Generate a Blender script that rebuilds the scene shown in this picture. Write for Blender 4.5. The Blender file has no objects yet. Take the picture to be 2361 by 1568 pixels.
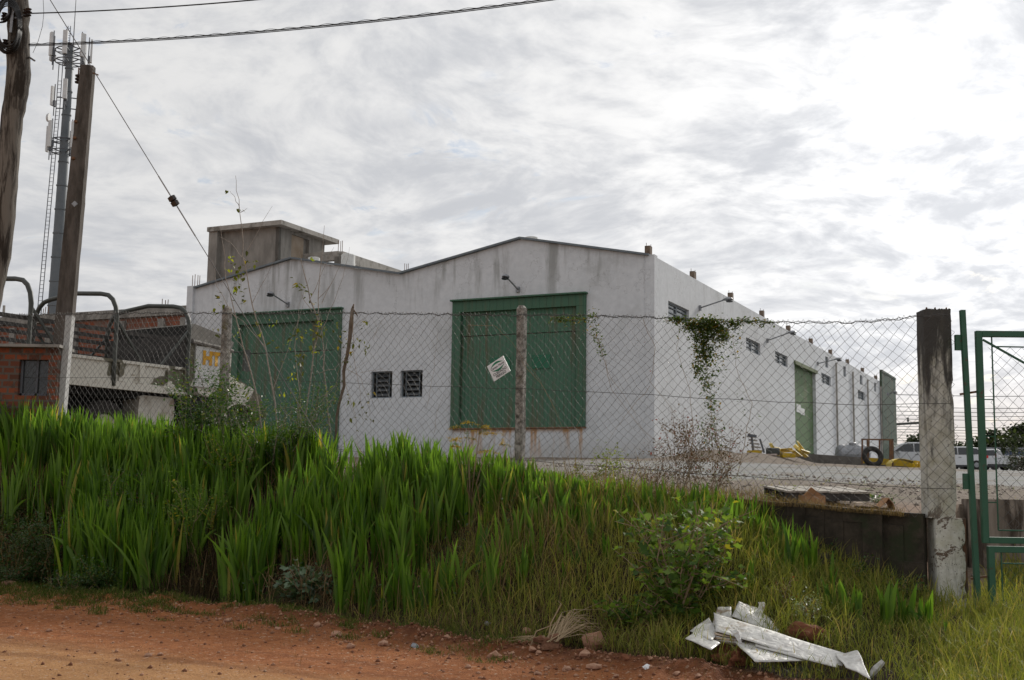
import bpy, math, random
import numpy as np
from mathutils import Vector, noise as mnoise
random.seed(7); rng = np.random.default_rng(7)
R = math.radians
# ---------------------------------------------------------------- camera
FPX, PITCH, ROLL = 2825.3, 0.1257, 0.0143
CXP, CYP = 1180.5, 784.0
_fw = np.array([0, math.cos(PITCH), math.sin(PITCH)]); _u = np.array([0, -math.sin(PITCH), math.cos(PITCH)]); _r = np.array([1., 0, 0])
_rt = _r*math.cos(ROLL)+_u*math.sin(ROLL); _up = -_r*math.sin(ROLL)+_u*math.cos(ROLL)
sc = bpy.context.scene; COL = sc.collection
cd = bpy.data.cameras.new('camera'); cam = bpy.data.objects.new('camera', cd); COL.objects.link(cam); sc.camera = cam
from mathutils import Matrix
cam.matrix_world = Matrix(((_rt[0], _up[0], -_fw[0], 0), (_rt[1], _up[1], -_fw[1], 0), (_rt[2], _up[2], -_fw[2], 0), (0, 0, 0, 1)))
cd.sensor_width = 36; cd.lens = FPX/2361*36; cd.clip_end = 6000; cd.clip_start = .1
def ray(x, y): return _fw*FPX+_rt*(x-CXP)-_up*(y-CYP)
def pt(x, y, Y): d = ray(x, y); return Vector(d*(Y/d[1]))
# ---------------------------------------------------------------- world and sun
SUN_AZ, SUN_EL = 33., 27.
w = bpy.data.worlds.new('World'); sc.world = w; w.use_nodes = True
class NT:
    def __init__(s, nt): s.t = nt; s.n = nt.nodes; s.l = nt.links
    def add(s, typ, inp=None, **kw):
        n = s.n.new('ShaderNode'+typ)
        for k, v in kw.items(): setattr(n, k, v)
        for k, v in (inp or {}).items():
            i = n.inputs[k]
            if isinstance(v, bpy.types.NodeSocket): s.l.new(v, i)
            else: i.default_value = v
        return n
    def math(s, op, a, b=0., c=0., clamp=False):
        return s.add('Math', {0: a, 1: b, 2: c}, operation=op, use_clamp=clamp).outputs[0]
    def vm(s, op, a, b=(0, 0, 0)): return s.add('VectorMath', {0: a, 1: b}, operation=op)
    def mix(s, f, a, b, blend='MIX'):
        n = s.n.new('ShaderNodeMix'); n.data_type = 'RGBA'; n.blend_type = blend
        for k, v in ((0, f), (6, a), (7, b)):
            if isinstance(v, bpy.types.NodeSocket): s.l.new(v, n.inputs[k])
            else: n.inputs[k].default_value = v if k == 0 else (*v[:3], 1)
        return n.outputs[2]
    def ss(s, x, lo, hi):
        n = s.add('MapRange', {0: x, 1: lo, 2: hi}, interpolation_type='SMOOTHSTEP'); return n.outputs[0]
    def noise(s, vec, scale, detail=5., rough=.6, dist=0.):
        i = {'Scale': scale, 'Detail': detail, 'Roughness': rough, 'Distortion': dist}
        if vec is not None: i['Vector'] = vec
        return s.add('TexNoise', i).outputs[0]
W_ = NT(w.node_tree); W_.n.clear()
tc = W_.add('TexCoord').outputs['Generated']
d_ = W_.vm('NORMALIZE', tc).outputs[0]
sp = W_.add('SeparateXYZ', {0: d_})
zz = W_.math('ADD', W_.math('MAXIMUM', sp.outputs[2], 0.), .24)
pl = W_.add('CombineXYZ', {0: W_.math('DIVIDE', sp.outputs[0], zz), 1: W_.math('DIVIDE', sp.outputs[1], zz), 2: 0.}).outputs[0]
warp = W_.add('TexNoise', {'Vector': pl, 'Scale': 1.1, 'Detail': 3.}).outputs[1]
pw = W_.vm('ADD', pl, W_.vm('SCALE', warp).outputs[0]).outputs[0]
W_.n[-1].inputs  # keep
sc_node = [n for n in W_.n if n.bl_idname == 'ShaderNodeVectorMath' and n.operation == 'SCALE'][0]; sc_node.inputs['Scale'].default_value = .55
rot = W_.add('Mapping', {'Vector': pw, 'Rotation': (0, 0, R(-28)), 'Scale': (1., 1.15, 1.)}).outputs[0]
big = W_.noise(rot, 1.9, 4., .55)
med = W_.noise(rot, 6.2, 7., .6, .2)
fin = W_.noise(rot, 17., 6., .6, .1)
clump = W_.math('ADD', W_.math('MULTIPLY', big, .34), W_.math('ADD', W_.math('MULTIPLY', med, .38), W_.math('MULTIPLY', fin, .28)))
shade = W_.ss(clump, .385, .60)
sunv = (math.sin(R(SUN_AZ-10))*math.cos(R(SUN_EL-12)), math.cos(R(SUN_AZ-10))*math.cos(R(SUN_EL-12)), math.sin(R(SUN_EL-12)))
dt = W_.math('MAXIMUM', W_.vm('DOT_PRODUCT', d_, sunv).outputs['Value'], 0.)
glow = W_.math('ADD', W_.math('MULTIPLY', W_.math('POWER', dt, 9.), .36), W_.math('MULTIPLY', W_.math('POWER', dt, 60.), .40))
cloud = W_.mix(shade, (5.65, 5.78, 6.08), (7.65, 7.62, 7.6))
lit = W_.vm('SCALE', cloud).outputs[0]; lit.node.inputs['Scale'].default_value = 1
W_.l.new(W_.math('ADD', .98, W_.math('MULTIPLY', glow, W_.math('ADD', .55, W_.math('MULTIPLY', shade, .6)))), lit.node.inputs['Scale'])
warm = W_.mix(W_.math('MULTIPLY', W_.ss(sp.outputs[2], .12, .0), W_.ss(dt, .6, .98)), lit, (8.6, 7.4, 6.5))
sky = W_.add('TexSky', sky_type='NISHITA', sun_disc=False, sun_elevation=R(SUN_EL), sun_rotation=R(SUN_AZ), air_density=1.2, dust_density=1.5, ozone_density=1.5)
skyc = W_.mix(.45, sky.outputs[0], (4.4, 5.2, 6.8))
gap = W_.math('MULTIPLY', W_.ss(W_.noise(rot, 8.5, 6., .62, .2), .57, .68), W_.ss(W_.noise(pl, 1.9, 2., .5), .44, .60))
final = W_.mix(W_.math('MULTIPLY', gap, .85), warm, skyc)
grd = W_.mix(W_.ss(sp.outputs[2], -.02, -.06), final, (1.6, 1.5, 1.3))
bg = W_.add('Background', {0: grd, 1: .1}); W_.l.new(bg.outputs[0], W_.add('OutputWorld').inputs[0])
sd = bpy.data.lights.new('sun', 'SUN'); sd.energy = 3.2; sd.angle = R(7); sd.color = (1, .95, .87)
so = bpy.data.objects.new('sun', sd); COL.objects.link(so)
so.rotation_euler = Vector((-math.sin(R(SUN_AZ))*math.cos(R(SUN_EL)), -math.cos(R(SUN_AZ))*math.cos(R(SUN_EL)), -math.sin(R(SUN_EL)))).to_track_quat('-Z', 'Y').to_euler()
sc.view_settings.view_transform = 'Standard'; sc.view_settings.look = 'None'; sc.view_settings.exposure = 0.; sc.view_settings.gamma = 1
sc.cycles.max_bounces = 7; sc.cycles.transparent_max_bounces = 12; sc.cycles.use_denoising = True

# ---------------------------------------------------------------- materials
def newmat(name):
    m = bpy.data.materials.new(name); m.use_nodes = True; m.node_tree.nodes.clear(); return m, NT(m.node_tree)
def finish(m, T, col, rough=.8, bump=None, bstr=.3, bdist=.02, metal=0., spec=.3, extra=None):
    i = {'Base Color': col if isinstance(col, bpy.types.NodeSocket) else (*col[:3], 1), 'Roughness': rough, 'Metallic': metal, 'Specular IOR Level': spec}
    if extra: i.update(extra)
    b = T.add('BsdfPrincipled', i)
    if bump is not None: T.l.new(T.add('Bump', {'Height': bump, 'Strength': bstr, 'Distance': bdist}).outputs[0], b.inputs['Normal'])
    T.l.new(b.outputs[0], T.add('OutputMaterial').inputs[0]); return m
def M(name, c1, c2=None, scale=6., rough=.8, bstr=.2, metal=0., spec=.3, c3=None, s3=1.5, lo=.4, hi=.62, stretch=None):
    m, T = newmat(name); p = T.add('TexCoord').outputs['Object']
    if stretch: p = T.vm('MULTIPLY', p, stretch).outputs[0]
    n = T.noise(p, scale, 8., .65)
    col = T.mix(T.ss(n, .3, .7), c1, c2 or tuple(x*.75 for x in c1))
    if c3: col = T.mix(T.ss(T.noise(p, s3, 6., .6, .3), lo, hi), col, c3)
    return finish(m, T, col, rough, n, bstr, .01, metal, spec)
def leafmat(name, ca, cb, cc=None, tr=.4, rough=.45, spec=.35):
    m, T = newmat(name); v = T.add('Attribute', attribute_name='var').outputs['Fac']
    col = T.mix(T.ss(v, 0., .85), ca, cb)
    if cc: col = T.mix(T.ss(v, .86, .93), col, cc)
    b = T.add('BsdfPrincipled', {'Base Color': col, 'Roughness': rough, 'Specular IOR Level': spec})
    t = T.add('BsdfTranslucent', {'Color': T.mix(1., col, (1.5, 1.5, .7), 'MULTIPLY')})
    s = T.add('MixShader', {0: tr, 1: b.outputs[0], 2: t.outputs[0]})
    T.l.new(s.outputs[0], T.add('OutputMaterial').inputs[0]); return m

# ---------------------------------------------------------------- object helpers
def tag(o, label=None, cat=None, group=None, kind=None):
    if label: o['label'] = label
    if cat: o['category'] = cat
    if group: o['group'] = group
    if kind: o['kind'] = kind
    return o
def wloc(o):
    v = Vector((0, 0, 0))
    while o: v += o.location; o = o.parent
    return v
def thing(name, label, cat, loc=(0, 0, 0), group=None):
    o = bpy.data.objects.new(name, None); COL.objects.link(o); o.location = loc; o.empty_display_size = .2
    return tag(o, label, cat, group)
def copy_tree(o, parent=None):
    c = o.copy(); COL.objects.link(c); c.parent = parent
    for ch in list(o.children): copy_tree(ch, c)
    return c
class MB:
    def __init__(s): s.v = []; s.f = []; s.uv = {}; s.mi = []; s.var = []
    def add(s, vs, fs, mi=0, var=0.):
        b = len(s.v); s.v += [tuple(v) for v in vs]; s.f += [tuple(b+i for i in f) for f in fs]; s.mi += [mi]*len(fs); s.var += [var]*len(vs); return s
    def box(s, c, sz, rz=0., mi=0, rx=0., ry=0., taper=1.):
        hx, hy, hz = sz[0]/2, sz[1]/2, sz[2]/2; m = Matrix.Rotation(rz, 3, 'Z') @ Matrix.Rotation(rx, 3, 'X') @ Matrix.Rotation(ry, 3, 'Y'); c = Vector(c)
        vs = [c+m@Vector((x*hx*(taper if z > 0 else 1), y*hy*(taper if z > 0 else 1), z*hz)) for z in (-1, 1) for x, y in ((-1, -1), (1, -1), (1, 1), (-1, 1))]
        return s.add(vs, [(3, 2, 1, 0), (4, 5, 6, 7), (0, 1, 5, 4), (1, 2, 6, 5), (2, 3, 7, 6), (3, 0, 4, 7)], mi)
    def bar(s, p0, p1, w, h=None, up=(0, 0, 1), mi=0):
        p0 = Vector(p0); p1 = Vector(p1); d = (p1-p0).normalized(); up = Vector(up)
        if abs(d.dot(up)) > .98: up = Vector((0, 1, 0))
        a = d.cross(up).normalized(); b = a.cross(d).normalized(); h = h or w
        vs = [p+a*x*w/2+b*y*h/2 for p in (p0, p1) for x, y in ((-1, -1), (1, -1), (1, 1), (-1, 1))]
        return s.add(vs, [(3, 2, 1, 0), (4, 5, 6, 7), (0, 1, 5, 4), (1, 2, 6, 5), (2, 3, 7, 6), (3, 0, 4, 7)], mi)
    def tube(s, pts, r, n=6, mi=0, var=0., cap=True):
        pts = [Vector(p) for p in pts]; rs = r if isinstance(r, (list, tuple)) else [r]*len(pts); b = len(s.v); vs = []; fs = []
        ref = Vector((0, 0, 1)) if abs((pts[-1]-pts[0]).normalized().z) < .9 else Vector((1, 0, 0))
        for i, p in enumerate(pts):
            d = (pts[min(i+1, len(pts)-1)]-pts[max(i-1, 0)])
            d = d.normalized() if d.length > 1e-9 else Vector((0, 0, 1))
            a = d.cross(ref); a = a.normalized() if a.length > 1e-4 else Vector((1, 0, 0)); c = d.cross(a)
            for k in range(n): t = 2*math.pi*k/n; vs.append(p+(a*math.cos(t)+c*math.sin(t))*rs[i])
        for i in range(len(pts)-1):
            for k in range(n): fs.append((i*n+k, i*n+(k+1) % n, (i+1)*n+(k+1) % n, (i+1)*n+k))
        if cap: fs += [tuple(range(n))[::-1], tuple((len(pts)-1)*n+k for k in range(n))]
        return s.add(vs, fs, mi, var)
    def prism(s, outline, off, mi=0):
        n = len(outline); off = Vector(off); o = [Vector(p) for p in outline]
        return s.add(o+[p+off for p in o], [tuple(range(n))[::-1], tuple(range(n, 2*n))]+[(i, (i+1) % n, n+(i+1) % n, n+i) for i in range(n)], mi)
    def lathe(s, c, prof, n=20, axis='Z', mi=0):
        c = Vector(c); vs = []; fs = []
        for r, h in prof:
            for k in range(n):
                t = 2*math.pi*k/n; a, b = r*math.cos(t), r*math.sin(t)
                vs.append(c+(Vector((a, b, h)) if axis == 'Z' else Vector((h, a, b)) if axis == 'X' else Vector((a, h, b))))
        for i in range(len(prof)-1):
            for k in range(n): fs.append((i*n+k, i*n+(k+1) % n, (i+1)*n+(k+1) % n, (i+1)*n+k))
        return s.add(vs, fs+[tuple(range(n))[::-1], tuple((len(prof)-1)*n+k for k in range(n))], mi)
    def build(s, name, mat, parent=None, smooth=False, bevel=0., world=True):
        me = bpy.data.meshes.new(name); off = wloc(parent) if (parent and world) else Vector((0, 0, 0))
        me.from_pydata([(v[0]-off.x, v[1]-off.y, v[2]-off.z) for v in s.v], [], s.f)
        for m in (mat if isinstance(mat, (list, tuple)) else [mat]): me.materials.append(m)
        if any(s.mi): me.polygons.foreach_set('material_index', s.mi)
        if any(s.var): at = me.attributes.new('var', 'FLOAT', 'POINT'); at.data.foreach_set('value', s.var)
        o = bpy.data.objects.new(name, me); COL.objects.link(o); o.parent = parent
        if smooth: me.shade_smooth()
        if bevel: b = o.modifiers.new('bevel', 'BEVEL'); b.width = bevel; b.segments = 2; b.limit_method = 'ANGLE'
        return o
def npmesh(name, V, F, mat, parent=None, var=None, smooth=False, zone=None):
    """V (n,3) world coordinates, F (m,k) faces"""
    off = np.array(wloc(parent)) if parent else np.zeros(3)
    me = bpy.data.meshes.new(name); me.vertices.add(len(V)); me.vertices.foreach_set('co', (V-off).astype(np.float32).ravel())
    k = F.shape[1]; me.loops.add(F.size); me.loops.foreach_set('vertex_index', F.astype(np.int32).ravel())
    me.polygons.add(len(F)); me.polygons.foreach_set('loop_start', np.arange(0, F.size, k, dtype=np.int32))
    me.update(calc_edges=True)
    if var is not None: a = me.attributes.new('var', 'FLOAT', 'POINT'); a.data.foreach_set('value', var.astype(np.float32))
    for kk, z in (zone or {}).items(): a = me.attributes.new(kk, 'FLOAT', 'POINT'); a.data.foreach_set('value', z.astype(np.float32))
    me.materials.append(mat); o = bpy.data.objects.new(name, me); COL.objects.link(o); o.parent = parent
    if smooth: me.shade_smooth()
    return o
# ---------------------------------------------------------------- terrain
FR = np.array([4.28, 12.76]); FD = np.array([.88, -.475]); FD = FD/np.linalg.norm(FD); FN = np.array([-FD[1], FD[0]])
def at_(X, Y): dx = X-FR[0]; dy = Y-FR[1]; return -(dx*FD[0]+dy*FD[1]), dx*FN[0]+dy*FN[1]       # a = leftwards along the fence, t = towards the building
def xy(a, t): return FR[0]-a*FD[0]+t*FN[0], FR[1]-a*FD[1]+t*FN[1]
CP = np.array([(4.3, 12.8, -.16), (0, 15, .11), (-4.1, 17.3, .36), (-9, 20, .5), (-2, 27, .72), (3.85, 31, .93), (-10, 38, 1.0), (9, 30, .78), (9, 20, .22), (12, 15.5, 0.), (9.5, 42, 1.2), (14, 42, 1.04),
    (20, 68, 1.66), (-30, 45, 1.3), (-20, 25, .8), (34, 88, 2.2), (46, 98, 2.45), (40, 40, 1.1), (60, 120, 4.0), (-60, 120, 4.2), (0, 120, 4.2), (20, 25, .45)])
def _k(d): return np.where(d > 1e-6, d*d*np.log(np.maximum(d, 1e-6)), 0.)
_n = len(CP); _A = np.zeros((_n+3, _n+3)); _A[:_n, :_n] = _k(np.hypot(CP[:, None, 0]-CP[None, :, 0], CP[:, None, 1]-CP[None, :, 1]))
_A[:_n, _n:] = np.c_[np.ones(_n), CP[:, :2]]; _A[_n:, :_n] = _A[:_n, _n:].T
_w = np.linalg.solve(_A, np.r_[CP[:, 2], 0, 0, 0])
def yard(X, Y):
    X = np.clip(X, -60, 60); Y = np.clip(Y, 10, 120); z = _w[_n]+_w[_n+1]*X+_w[_n+2]*Y
    for i in range(_n): z = z+_w[i]*_k(np.hypot(X-CP[i, 0], Y-CP[i, 1]))
    return z
def vnoise(X, Y, s, seed=0):
    """smooth value noise, vectorised"""
    X = X*s+seed*17.3; Y = Y*s+seed*9.1; xi = np.floor(X).astype(int); yi = np.floor(Y).astype(int); fx = X-xi; fy = Y-yi; fx = fx*fx*(3-2*fx); fy = fy*fy*(3-2*fy)
    h = lambda a, b: (np.sin(a*127.1+b*311.7+seed*74.7)*43758.5453) % 1.
    return (h(xi, yi)*(1-fx)+h(xi+1, yi)*fx)*(1-fy)+(h(xi, yi+1)*(1-fx)+h(xi+1, yi+1)*fx)*fy-.5
def fbm(X, Y, s, o=4, seed=0): return sum(vnoise(X, Y, s*2**i, seed+i)/1.8**i for i in range(o))
def sstep(x): x = np.clip(x, 0, 1); return x*x*(3-2*x)
def road_z(X, Y): return -1.45+.03*(np.clip(Y, 0, 18)-9.6)
def edge_t(a): return -np.interp(a, [-12, 0, 2.2, 3.5, 5, 7, 9, 13, 20], [3.6, 3.4, 3.0, 2.9, 2.5, 2.2, 2.35, 2.35, 2.4])
PITY = 15.4
def zg(X, Y):
    X = np.asarray(X, float); Y = np.asarray(Y, float); a, t = at_(X, Y); te = -(edge_t(a)+.12*vnoise(a, t*0, 1.6, 3))
    yd = yard(X, Y); zr = road_z(X, Y)
    foot = np.interp(a, [-.5, 0, .6, 1.2, 1.7, 2.2, 3.2, 4.5], [-1.12, -1.02, -.82, -.6, -.3, -.16, -.05, 0]); foot = np.where(a > 4.4, yd-.03, np.minimum(foot, yd))
    q = np.clip((t+te)/te, 0, 1); s = 1-(1-sstep(q*.9+.05*(q > 0)))**1.25; s = np.where(q <= 0, 0, s)
    bank = zr*(1-s)+foot*s - .16*np.exp(-((a-8.1)/1.0)**2-((t+1.95)/.35)**2)
    low = np.where(a < .1, np.interp(Y, [12.2, 13, PITY], [0, .08, .45])-1.2, -9)
    z = np.where(t < np.where(a < .4, .18, .07), bank, yd)
    gate = (a < .08) & (t >= -.0) & (Y < PITY)
    z = np.where(gate, np.interp(Y, [11, 13, PITY], [-1.25, -1.12, -.78]), z)
    z = np.where((a < -.38) & (t < .07), zr*(1-s)+np.interp(Y, [9, 13], [-1.3, -1.12])*s, z)
    berm = .07*np.exp(-((t+te+.28)/.22)**2)*(a > 1)*(.5+vnoise(a, t, 1.3, 5)+.5)
    rough = np.where(t < 0, .06*fbm(X, Y, 1.7, 4, 2)*(.35+.65*np.exp(-((t+te+.2)/.6)**2)), .035*fbm(X, Y, .9, 4, 4))
    verge = np.exp(-((t+te+.3)/.55)**2)
    return z+berm+rough*np.exp(-np.maximum(Y-60, 0)/40)+.06*verge*fbm(X, Y, 8., 4, 8)*(a > -.5)+.26*np.exp(-((X-3.9-.474*(Y-33)-1.3)/.8)**2)*sstep((Y-31.5)/1.5)*sstep((46-Y)/5)*(1+.5*vnoise(X, Y, .8, 9))
def Z(x, y): return float(zg(np.array([x]), np.array([y]))[0])
xs = np.unique(np.r_[np.linspace(-2500, -100, 14), np.linspace(-100, -16, 24), np.arange(-16, -9, .22), np.arange(-9, 7.5, .062), np.arange(7.5, 14, .2), np.linspace(14, 100, 40), np.linspace(100, 2500, 14)])
ys = np.unique(np.r_[np.linspace(-300, 6, 12), np.arange(6, 8.5, .12), np.arange(8.5, 17.5, .055), np.arange(17.5, 24, .16), np.linspace(24, 50, 60), np.linspace(50, 130, 40), np.linspace(130, 3500, 14)])
GX, GY = np.meshgrid(xs, ys); GZ = zg(GX.ravel(), GY.ravel())
a_, t_ = at_(GX.ravel(), GY.ravel()); te_ = -(edge_t(a_)+.12*vnoise(a_, t_*0, 1.6, 3))
roadm = sstep((-t_-te_+.15)/.35); yardm = ((t_ >= 0) & ~((a_ < -.38) & (GY.ravel() < PITY))).astype(float)
nx, ny = len(xs), len(ys); idx = np.arange(nx*ny).reshape(ny, nx)
GF = np.stack([idx[:-1, :-1], idx[:-1, 1:], idx[1:, 1:], idx[1:, :-1]], -1).reshape(-1, 4)
m_ground, T = newmat('ground')
P = T.add('NewGeometry').outputs['Position']; sx = T.add('SeparateXYZ', {0: P})
road = T.add('Attribute', attribute_name='road').outputs['Fac']; yd = T.add('Attribute', attribute_name='yard').outputs['Fac']
n1 = T.noise(P, .9, 6., .6); n2 = T.noise(P, 9., 8., .7); n3 = T.noise(P, 60., 5., .7); vor = T.add('TexVoronoi', {'Vector': P, 'Scale': 42.}).outputs[0]
tanm = T.ss(T.math('ADD', T.vm('DOT_PRODUCT', P, (-.40, -.75, 0)).outputs['Value'], T.math('MULTIPLY', n1, .9)), -6.8, -6.0)
red = T.mix(T.ss(n2, .3, .7), (.225, .076, .028), (.38, .148, .056)); tan = T.mix(T.ss(n2, .3, .7), (.36, .18, .075), (.46, .25, .11))
rcol = T.mix(tanm, red, tan); rcol = T.mix(T.math('MULTIPLY', T.ss(n3, .45, .7), .35), rcol, (.38, .20, .12)); rcol = T.mix(T.math('MULTIPLY', T.ss(n3, .5, .3), .45), rcol, (.10, .042, .022))
stone = T.mix(T.ss(T.noise(P, 25., 2., .5), .62, .68), rcol, (.46, .30, .2))
bankc = T.mix(n2, (.022, .016, .010), (.05, .032, .02)); bankc = T.mix(T.ss(T.noise(P, 3., 5., .6), .5, .65), bankc, (.04, .05, .015))  # bank soil near black: shadow under the plants is put into its colour
dirt = T.mix(T.ss(n2, .3, .7), (.13, .105, .082), (.225, .185, .15)); grav = T.mix(T.ss(n3, .35, .65), (.17, .17, .165), (.33, .33, .32))
gy = T.math('ADD', sx.outputs[1], T.math('MULTIPLY', n1, 5.))
gm = T.math('MULTIPLY', T.math('MULTIPLY', T.ss(gy, 22., 24.), T.ss(sx.outputs[0], -2., 4.)), T.math('SUBTRACT', 1., T.math('MULTIPLY', T.ss(sx.outputs[0], 14., 10.), T.ss(gy, 31., 33.))))
yc = T.mix(T.math('MULTIPLY', gm, T.ss(T.noise(P, .8, 5., .6), .28, .5)), dirt, grav)
redm = T.math('MULTIPLY', T.ss(gy, 19., 16.), T.ss(sx.outputs[0], .5, 2.5)); yc = T.mix(T.math('MULTIPLY', redm, .45), yc, (.25, .145, .09))
weed = T.math('MULTIPLY', T.ss(T.noise(P, 1.1, 6., .75, .4), .54, .66), T.math('MULTIPLY', T.ss(gy, 17., 19.), T.ss(gy, 31., 25.)))
yc = T.mix(T.math('MULTIPLY', weed, .6), yc, (.13, .16, .05))
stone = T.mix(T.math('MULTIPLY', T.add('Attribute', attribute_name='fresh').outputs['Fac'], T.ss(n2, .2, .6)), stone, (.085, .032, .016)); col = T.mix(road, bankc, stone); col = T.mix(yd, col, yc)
rv = T.add('CombineXYZ', {0: T.math('MULTIPLY', T.vm('DOT_PRODUCT', P, (.42, .9, 0)).outputs['Value'], 1.5), 1: T.math('MULTIPLY', T.vm('DOT_PRODUCT', P, (.9, -.42, 0)).outputs['Value'], .16), 2: 0.}).outputs[0]
rut = T.noise(rv, 1., 5., .6, .3); col = T.mix(T.math('MULTIPLY', T.math('MULTIPLY', road, T.ss(rut, .5, .66)), .45), col, (.13, .052, .026))
h = T.math('ADD', T.math('MULTIPLY', n2, .6), T.math('ADD', T.math('MULTIPLY', n3, .4), T.math('MULTIPLY', vor, -.3)))
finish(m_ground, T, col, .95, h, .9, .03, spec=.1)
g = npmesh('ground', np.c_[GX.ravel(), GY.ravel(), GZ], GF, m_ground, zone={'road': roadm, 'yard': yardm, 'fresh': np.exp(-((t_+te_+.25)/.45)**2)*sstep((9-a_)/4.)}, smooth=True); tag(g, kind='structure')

# ---------------------------------------------------------------- vegetation helpers
def blades(name, X, Y, H, Wd, mat, lean=.25, curl=.3, rows=5, fold=.25, yaw=None, var=None, parent=None, Zb=None, ztaper=.8, leandir=None, label=None):
    n = len(X); Zb = zg(X, Y)-.02 if Zb is None else Zb; yaw = rng.uniform(0, 2*np.pi, n) if yaw is None else yaw
    ld = rng.uniform(0, 2*np.pi, n) if leandir is None else leandir
    L = lean if isinstance(lean, np.ndarray) else np.abs(rng.normal(0, lean, n)); Cc = curl if isinstance(curl, np.ndarray) else np.abs(rng.normal(0, curl, n)); s = np.linspace(0, 1, rows)
    wide = np.interp(s, [0, .15, .45, .7, .88, 1], [.5, .85, 1, .78, .38, .02]) if ztaper else 1-s*.97
    V = np.zeros((n, rows, 3, 3)); ang = L[:, None]*s+Cc[:, None]*s**2*1.6
    hor = np.cumsum(np.c_[np.zeros(n), np.sin(ang[:, 1:])], 1)/(rows-1)*H[:, None]; ver = np.cumsum(np.c_[np.zeros(n), np.cos(ang[:, 1:])], 1)/(rows-1)*H[:, None]
    cx = X[:, None]+hor*np.cos(ld)[:, None]; cy = Y[:, None]+hor*np.sin(ld)[:, None]; cz = Zb[:, None]+ver
    for k, sgn in enumerate((-1, 0, 1)):
        wx = np.cos(yaw)[:, None]*wide*Wd[:, None]/2; wy = np.sin(yaw)[:, None]*wide*Wd[:, None]/2; f = (0 if sgn else 1)*fold*Wd[:, None]*wide
        V[:, :, k, 0] = cx+sgn*wx-f*np.sin(yaw)[:, None]; V[:, :, k, 1] = cy+sgn*wy+f*np.cos(yaw)[:, None]; V[:, :, k, 2] = cz
    base = (np.arange(n)*rows*3)[:, None, None]; r = np.arange(rows-1)[None, :, None]*3; c = np.arange(2)[None, None, :]
    i0 = base+r+c; F = np.stack([i0, i0+1, i0+4, i0+3], -1).reshape(-1, 4)
    v = np.repeat(rng.random(n) if var is None else var, rows*3)
    return npmesh(name, V.reshape(-1, 3), F, mat, parent, v, smooth=False)
def leaves(name, Pn, size, mat, parent=None, flat=.5, asp=.55, var=None, droop=0.):
    """one small folded leaf per point"""
    Pn = np.asarray(Pn, float); n = len(Pn); S = size*rng.uniform(.6, 1.25, n) if np.isscalar(size) else size
    az = rng.uniform(0, 2*np.pi, n); el = rng.normal(-droop, flat, n); d = np.stack([np.cos(az)*np.cos(el), np.sin(az)*np.cos(el), np.sin(el)], 1)
    up = np.stack([rng.normal(0, .45, n), rng.normal(0, .45, n), np.ones(n)], 1); sd_ = np.cross(d, up); sd_ /= np.linalg.norm(sd_, axis=1)[:, None]+1e-9; nn = np.cross(sd_, d)
    prof = [(0, 0, 0), (.3, .5, .12), (.65, .38, .1), (1, 0, -.05), (.65, -.38, .1), (.3, -.5, .12)]
    V = np.stack([Pn+d*(S*u)[:, None]+sd_*(S*asp*s_)[:, None]+nn*(S*b)[:, None] for u, s_, b in prof]+[Pn+d*(S*.45)[:, None]], 1)
    b = (np.arange(n)*7)[:, None]; F = np.stack([np.concatenate([b+0, b+1, b+2, b+6], 1), np.concatenate([b+2, b+3, b+4, b+6], 1), np.concatenate([b+4, b+5, b+0, b+6], 1)], 1).reshape(-1, 4)
    return npmesh(name, V.reshape(-1, 3), F, mat, parent, np.repeat(rng.random(n) if var is None else var, 7))
def walk(p, d, L, n, jit=.25, up=0.):
    p = Vector(p); d = Vector(d).normalized(); out = [p.copy()]
    for _ in range(n): d = (d+Vector((random.gauss(0, jit), random.gauss(0, jit), random.gauss(0, jit)+up))).normalized(); p = p+d*L/n; out.append(p.copy())
    return out
def along(pts, k, off=.03): return [[c+random.gauss(0, off) for c in pts[i].lerp(pts[i+1], random.random())] for i in (random.randrange(len(pts)-1) for _ in range(k))]
m_bark = M('twig_bark', (.20, .17, .14), (.34, .30, .26), 30, .8); m_dry = M('dry_stem', (.22, .15, .09), (.30, .23, .15), 20, .9)
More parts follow.
